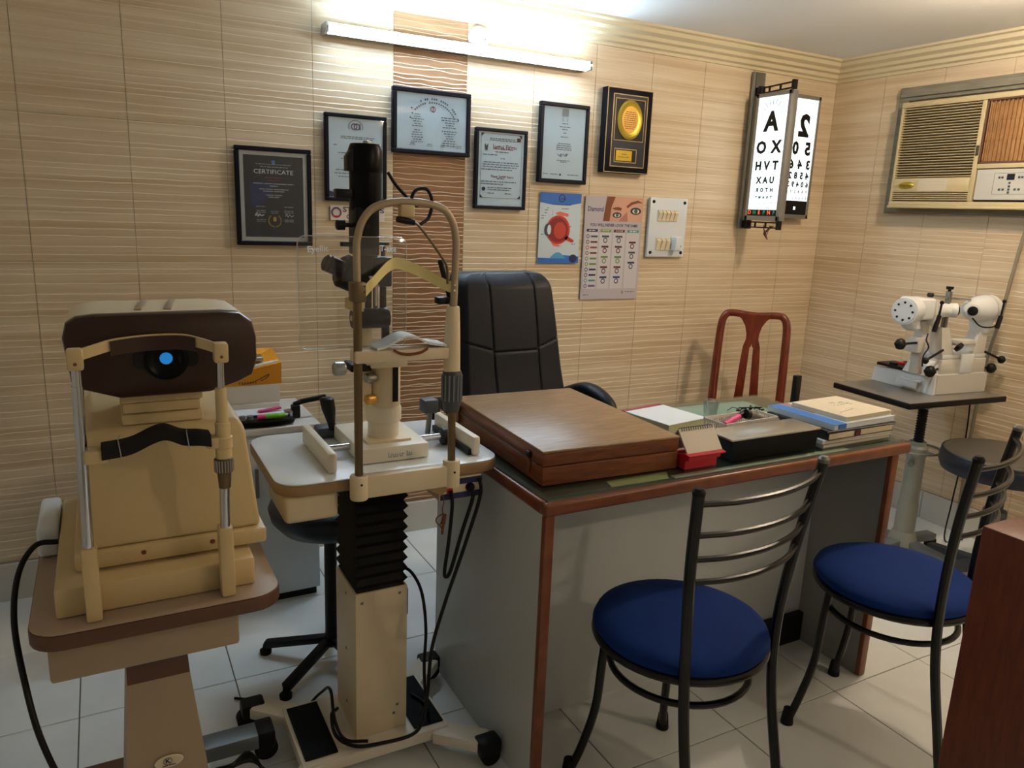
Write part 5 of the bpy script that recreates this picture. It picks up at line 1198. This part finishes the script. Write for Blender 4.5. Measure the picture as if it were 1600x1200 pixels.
# linkage bar
ib('link_bar', MB().tube([(-.055, .03, .402), (.165, .03, .385)], .005, 10), 'steel'); ib('link_post', MB().box(.03, .045, .02, .04, .165, .420, .002), 'dull_steel'); ib('link_knob', MB().lathe([(.006, 0), (.006, .014), (.014, .018), (.014, .028)], (.037, .03, .412), (0, 0, 1), 16), 'black'); ib('link_knob', MB().lathe([(.010, 0), (.014, .008), (.010, .016)], (-.065, .03, .398), (0, 0, 1), 16), 'black')
ib('chin_plate', MB().box(.10, .19, -.01, .05, .205, .225, .004), 'instrument_panel'); ib('chin_rod', MB().tube([(.05, .02, .21), (.12, .02, .205)], .005, 8), 'steel'); ib('chin_knob', MB().lathe([(.008, 0), (.020, .004), (.020, .018), (.008, .022)], (.092, .0, .205), (.3, -.6, -.5), 16), 'black')
for nm, p, q, r_ in (('lever', (-.046, -.008, .33), (-.064, -.010, .265), .009), ('lever', (.280, -.03, .325), (.265, -.032, .275), .009)): ib(nm, MB().cyl(p, q, r_, n=12), 'black')
for nm, p, q in (('pin_lever', (-.040, -.006, .38), (-.046, -.008, .33)), ('pin_lever', (.288, -.028, .385), (.280, -.03, .325))): l = ib(nm, MB().cyl(p, q, .004, n=8), 'black'); ib('lever_ball', MB().lathe([(.001, -.008), (.007, -.005), (.008, 0), (.007, .005), (.001, .008)], p, (0, 0, 1), 12), 'black', l)
def ball(p, r_, stem): 
    k = ib('knob', MB().lathe([(.001, -r_), (r_*.6, -r_*.8), (r_, 0), (r_*.6, r_*.8), (.001, r_)], p, (0, 0, 1), 18), 'black', None, 60)
    ib('knob_stem', MB().cyl(p, stem, .005, n=10), 'black', k)
ball((-.20, .02, .215), .023, (-.10, .03, .215)); ball((-.052, -.012, .105), .024, (.03, .02, .105)); ball((.335, .01, .098), .022, (.29, .03, .10))
ball((.375, .0, .135), .017, (.28, .01, .170)); ball((-.085, -.01, .150), .014, (.03, .01, .185))
ib('arm_link', MB().box(-.10, -.06, .02, .08, .175, .235, .004), 'instrument_panel'); ib('neck_post', MB().box(-.075, -.04, .03, .07, .085, .30, .004), 'instrument_panel')
ib('wire', MB().tube(catmull([(-.07, .01, .255), (-.085, .0, .23), (-.06, .005, .20), (-.075, .01, .165), (-.06, .02, .12)], 5), .003, 6), 'ink_navy')
ib('wire', MB().tube(catmull([(.155, .0, .315), (.18, -.02, .285), (.23, -.03, .28), (.285, -.02, .29)], 5), .003, 6), 'black')
ib('black_tray', MB().box(-.005, .10, .12, .29, .0725, .085, .002), 'black')
for x, c in ((.0, 'black'), (.045, 'plastic_red'), (.08, 'black')): ib('tray_switch', MB().box(x, x+.02, .20, .23, .085, .095, .002), c)
tag(MB().tube(catmull([(3.17, 1.80, .66), (3.165, 1.79, .55), (3.15, 1.78, .40), (3.15, 1.79, .20), (3.20, 1.82, .012), (3.30, 1.80, .006)], 6), .0035, 6).build('power_cable', 'black', None), 'thin black cable hanging from the instrument stand top beside the dark stool', 'cable')
# ================================================================== reddish wood panel in the foreground
t = thing('wood_partition', 'tall reddish brown wooden partition panel beside the visitor chairs', 'partition', (1.40, .62, 0))
MB().box(1.336, 1.44, .40, .700, 0, .848, .004).build('panel', 'panel_wood', t)
MB().box(1.345, 1.435, .398, .692, .02, .83).build('core', 'panel_wood', t)

# ================================================================== low cabinet behind the instruments
t = thing('low_cabinet', 'grey low storage cabinet against the tiled wall behind the instruments', 'cabinet', (.36, 2.66, 0))
MB().box(.14, .605, 2.475, 2.845, .03, .61, .003).build('body', 'desk_grey', t)
MB().box(.15, .595, 2.49, 2.84, 0, .03).build('plinth', 'black', t)
MB().box(.13, .615, 2.465, 2.848, .61, .632, .003).build('top', 'instrument_panel', t)
for x0, x1 in ((.146, .370), (.375, .599)):
    d = MB().box(x0, x1, 2.462, 2.475, .045, .60, .003).build('door', 'desk_grey', t)
    MB().box(x1-.03 if x0 < .2 else x0+.02, x1-.02 if x0 < .2 else x0+.03, 2.450, 2.462, .40, .50, .002).build('handle', 'dull_steel', d)
CZ = .6325
tag(MB().box(.27, .515, 2.64, 2.82, CZ, .672, .002).build('storage_box', 'card_white', None), 'long flat pale carton under the white box on the low cabinet', 'box')
t = thing('white_box', 'white cardboard box supporting the orange box on the low cabinet', 'box', (.40, 2.74, .672))
MB().box(.285, .520, 2.655, 2.815, .6723, .735, .002).build('carton', 'card_white', t)
t = thing('orange_box', 'tilted orange cardboard box with handwritten mark on the white box', 'box', (.40, 2.74, .735))
m = MB(); m.loft([[(.30, 2.66, .7353), (.528, 2.66, .7353), (.528, 2.81, .7353), (.30, 2.81, .7353)], [(.30, 2.655, .765), (.528, 2.655, .812), (.528, 2.815, .835), (.30, 2.815, .835)]]); m.build('body', 'orange_card', t, 0)
MB().prism([(.31, .768), (.522, .812), (.522, .816), (.31, .775)], 2.665, 2.80, 'xz').build('lining', 'card_white', t)
m = MB().tube(catmull([(.395, 2.654, .742), (.43, 2.654, .747), (.47, 2.654, .765), (.485, 2.654, .772), (.478, 2.654, .760), (.455, 2.654, .750)], 5), .0016, 5)
for k in range(7): m.box(.385+.009*k, .388+.009*k, 2.6535, 2.6555, .742, .750)
m.build('ink_mark', 'brown_edge', t)
tag(MB().box(.40, .475, 2.69, 2.75, .812, .828, .003, M=None).build('blister_pack', 'steel', None), 'silver blister pack lying on top of the orange box', 'blister pack')
t = thing('pen_pouch', 'clear zip pouch with navy label below the pale carton', 'pouch', (.42, 2.58, CZ))
MB().box(.345, .515, 2.545, 2.625, CZ, CZ+.030, .008, 3).build('pouch', 'paper_white', t)
MB().box(.405, .445, 2.543, 2.5455, CZ+.006, CZ+.026).build('label', 'ink_navy', t)
MB().bar((.43, 2.56, CZ+.034), (.505, 2.57, CZ+.040), .02, .006, .002).build('pink_flap', 'pink', t)
t = thing('black_tray', 'glossy black oval tray at the cabinet front edge under the pens', 'tray', (.40, 2.45, .632))
MB().lathe([(.075, CZ), (.098, CZ+.004), (.104, CZ+.018), (.098, CZ+.022), (.001, CZ+.024)], (.435, 2.50, 0), n=40, sy=.28).build('tray', 'black_gloss', t)
m = MB(); 
t = thing('felt_pen', 'green felt pen with pink section lying on the black tray', 'pen', (.46, 2.50, CZ+.024))
MB().cyl((.415, 2.497, CZ+.0325), (.440, 2.496, CZ+.0325), .008, n=14).build('pink_section', 'pink', t)
MB().cyl((.440, 2.496, CZ+.0325), (.502, 2.493, CZ+.0325), .0085, n=14).build('barrel', 'green', t)
MB().cyl((.502, 2.493, CZ+.0325), (.512, 2.4925, CZ+.0325), .006, n=14).build('ferrule', 'steel', t); MB().cyl((.512, 2.4925, CZ+.0325), (.519, 2.492, CZ+.0325), .0055, .004, n=14).build('tip', 'black', t)
for k, x in enumerate((.345, .369, .393)): tag(MB().cyl((x, 2.502, CZ+.0245), (x, 2.502, CZ+.038), .0105, n=18).build('lens_bottle', 'grey_metal', None), 'small round grey container in a row of three on the black tray', 'container', 'three grey containers on the black tray')
t = thing('hand_instrument', 'black handled optical hand instrument lying on the low cabinet', 'optical instrument', (.56, 2.58, CZ))
MB().lathe([(.015, 0), (.017, .004), (.017, .028), (.012, .030)], (.532, 2.57, CZ), (0, 0, 1), 18).build('head', 'steel', t)
MB().box(.540, .568, 2.555, 2.585, CZ, CZ+.045, .004).build('body', 'black', t)
MB().lathe([(.008, 0), (.009, .006), (.009, .030), (.008, .034)], (.548, 2.57, CZ+.045), (.9, 0, .3), 14).build('joint', 'black', t)
MB().bar((.570, 2.57, CZ+.054), (.66, 2.57, CZ+.066), .016, .016, .003).build('handle', 'black', t)

# ================================================================== cables
def cable(label, pts, r=.004, mt='black', nm='power_cable', grp=None): return tag(MB().tube(catmull(pts, 7), r, 8).build(nm, mt, None, 60), label, 'cable', grp)
cable('black mains cable curving from the autorefractor side down to the floor', [(-.112, 1.60, .700), (-.150, 1.60, .698), (-.178, 1.57, .66), (-.185, 1.50, .60), (-.17, 1.42, .52), (-.15, 1.38, .42), (-.11, 1.36, .30), (-.05, 1.35, .20), (.02, 1.33, .17), (.045, 1.264, .09), (.06, 1.245, .012), (.16, 1.235, .008)], .0055)
cable('black cable hanging in a tight loop from the slit lamp power unit', [(.671, 1.503, TT-.061), (.672, 1.498, TT-.10), (.664, 1.496, .60), (.655, 1.495, .53), (.660, 1.495, .515), (.672, 1.497, .53), (.70, 1.50, .62), (.722, 1.495, .70), (.722, 1.499, TT-.061)], .0045)
cable('long black cable from the power unit draped around the slit lamp base', [(.744, 1.505, TT-.04), (.742, 1.497, .70), (.70, 1.49, .58), (.655, 1.49, .45), (.628, 1.50, .33), (.625, 1.515, .2), (.618, 1.53, .115), (.59, 1.53, .088), (.52, 1.535, .086), (.455, 1.55, .088), (.42, 1.59, .10), (.425, 1.65, .115), (.45, 1.69, .10)], .0045)
cable('thin black cable leaving the bellows and running along the column side', [(.600, 1.66, .475), (.625, 1.64, .47), (.640, 1.60, .43), (.645, 1.58, .34), (.640, 1.575, .24), (.645, 1.575, .15), (.66, 1.59, .088), (.668, 1.64, .083), (.65, 1.69, .083)], .004)
cable('black cable looped flat over the white slit lamp base and floor', [(.49, 1.56, .083), (.44, 1.58, .09), (.425, 1.62, .12), (.44, 1.72, .14), (.43, 1.79, .085), (.38, 1.83, .02), (.31, 1.93, .006), (.24, 1.98, .006)], .004)
t = thing('wall_plug', 'black plug with cable fixed on the side of the slit lamp column', 'plug', (.604, 1.66, .36))
MB().box(.6005, .618, 1.63, 1.68, .355, .43, .005).build('plug', 'black', t)
m = MB()
for k in range(7): m.tube(catmull([(.150, 1.660-.004*k, .02+.008*k), (.185, 1.655-.006*k, .045+.006*k), (.225, 1.655, .05+.004*k), (.250, 1.645, .035), (.258, 1.61+.006*k, .012), (.235, 1.575-.006*k, .006+.001*k)], 5), .004, 6)
tag(m.build('cable_bundle', 'black', None), 'tied bundle of black cables on floor between the two instrument tables', 'cable')
t = thing('key_tassel', 'brown cord with small tassel hanging from the slit lamp drawer corner', 'tassel', (.655, 1.50, .64))
MB().tube(catmull([(.640, 1.492, .728), (.648, 1.49, .71), (.644, 1.49, .688), (.647, 1.49, .675)], 4), .0012, 5).build('cord', 'cord_brown', t)
MB().tube(catmull([(.647, 1.49, .677), (.632, 1.49, .670), (.630, 1.49, .660), (.640, 1.49, .648), (.645, 1.49, .640)], 5), .0016, 5).tube(catmull([(.647, 1.49, .675), (.644, 1.49, .660), (.641, 1.49, .652)], 4), .002, 5).tube(catmull([(.650, 1.488, .676), (.647, 1.488, .655), (.644, 1.488, .628)], 4), [.004]*5+[.003]*4, 6).build('tassel', 'cord_brown', t)
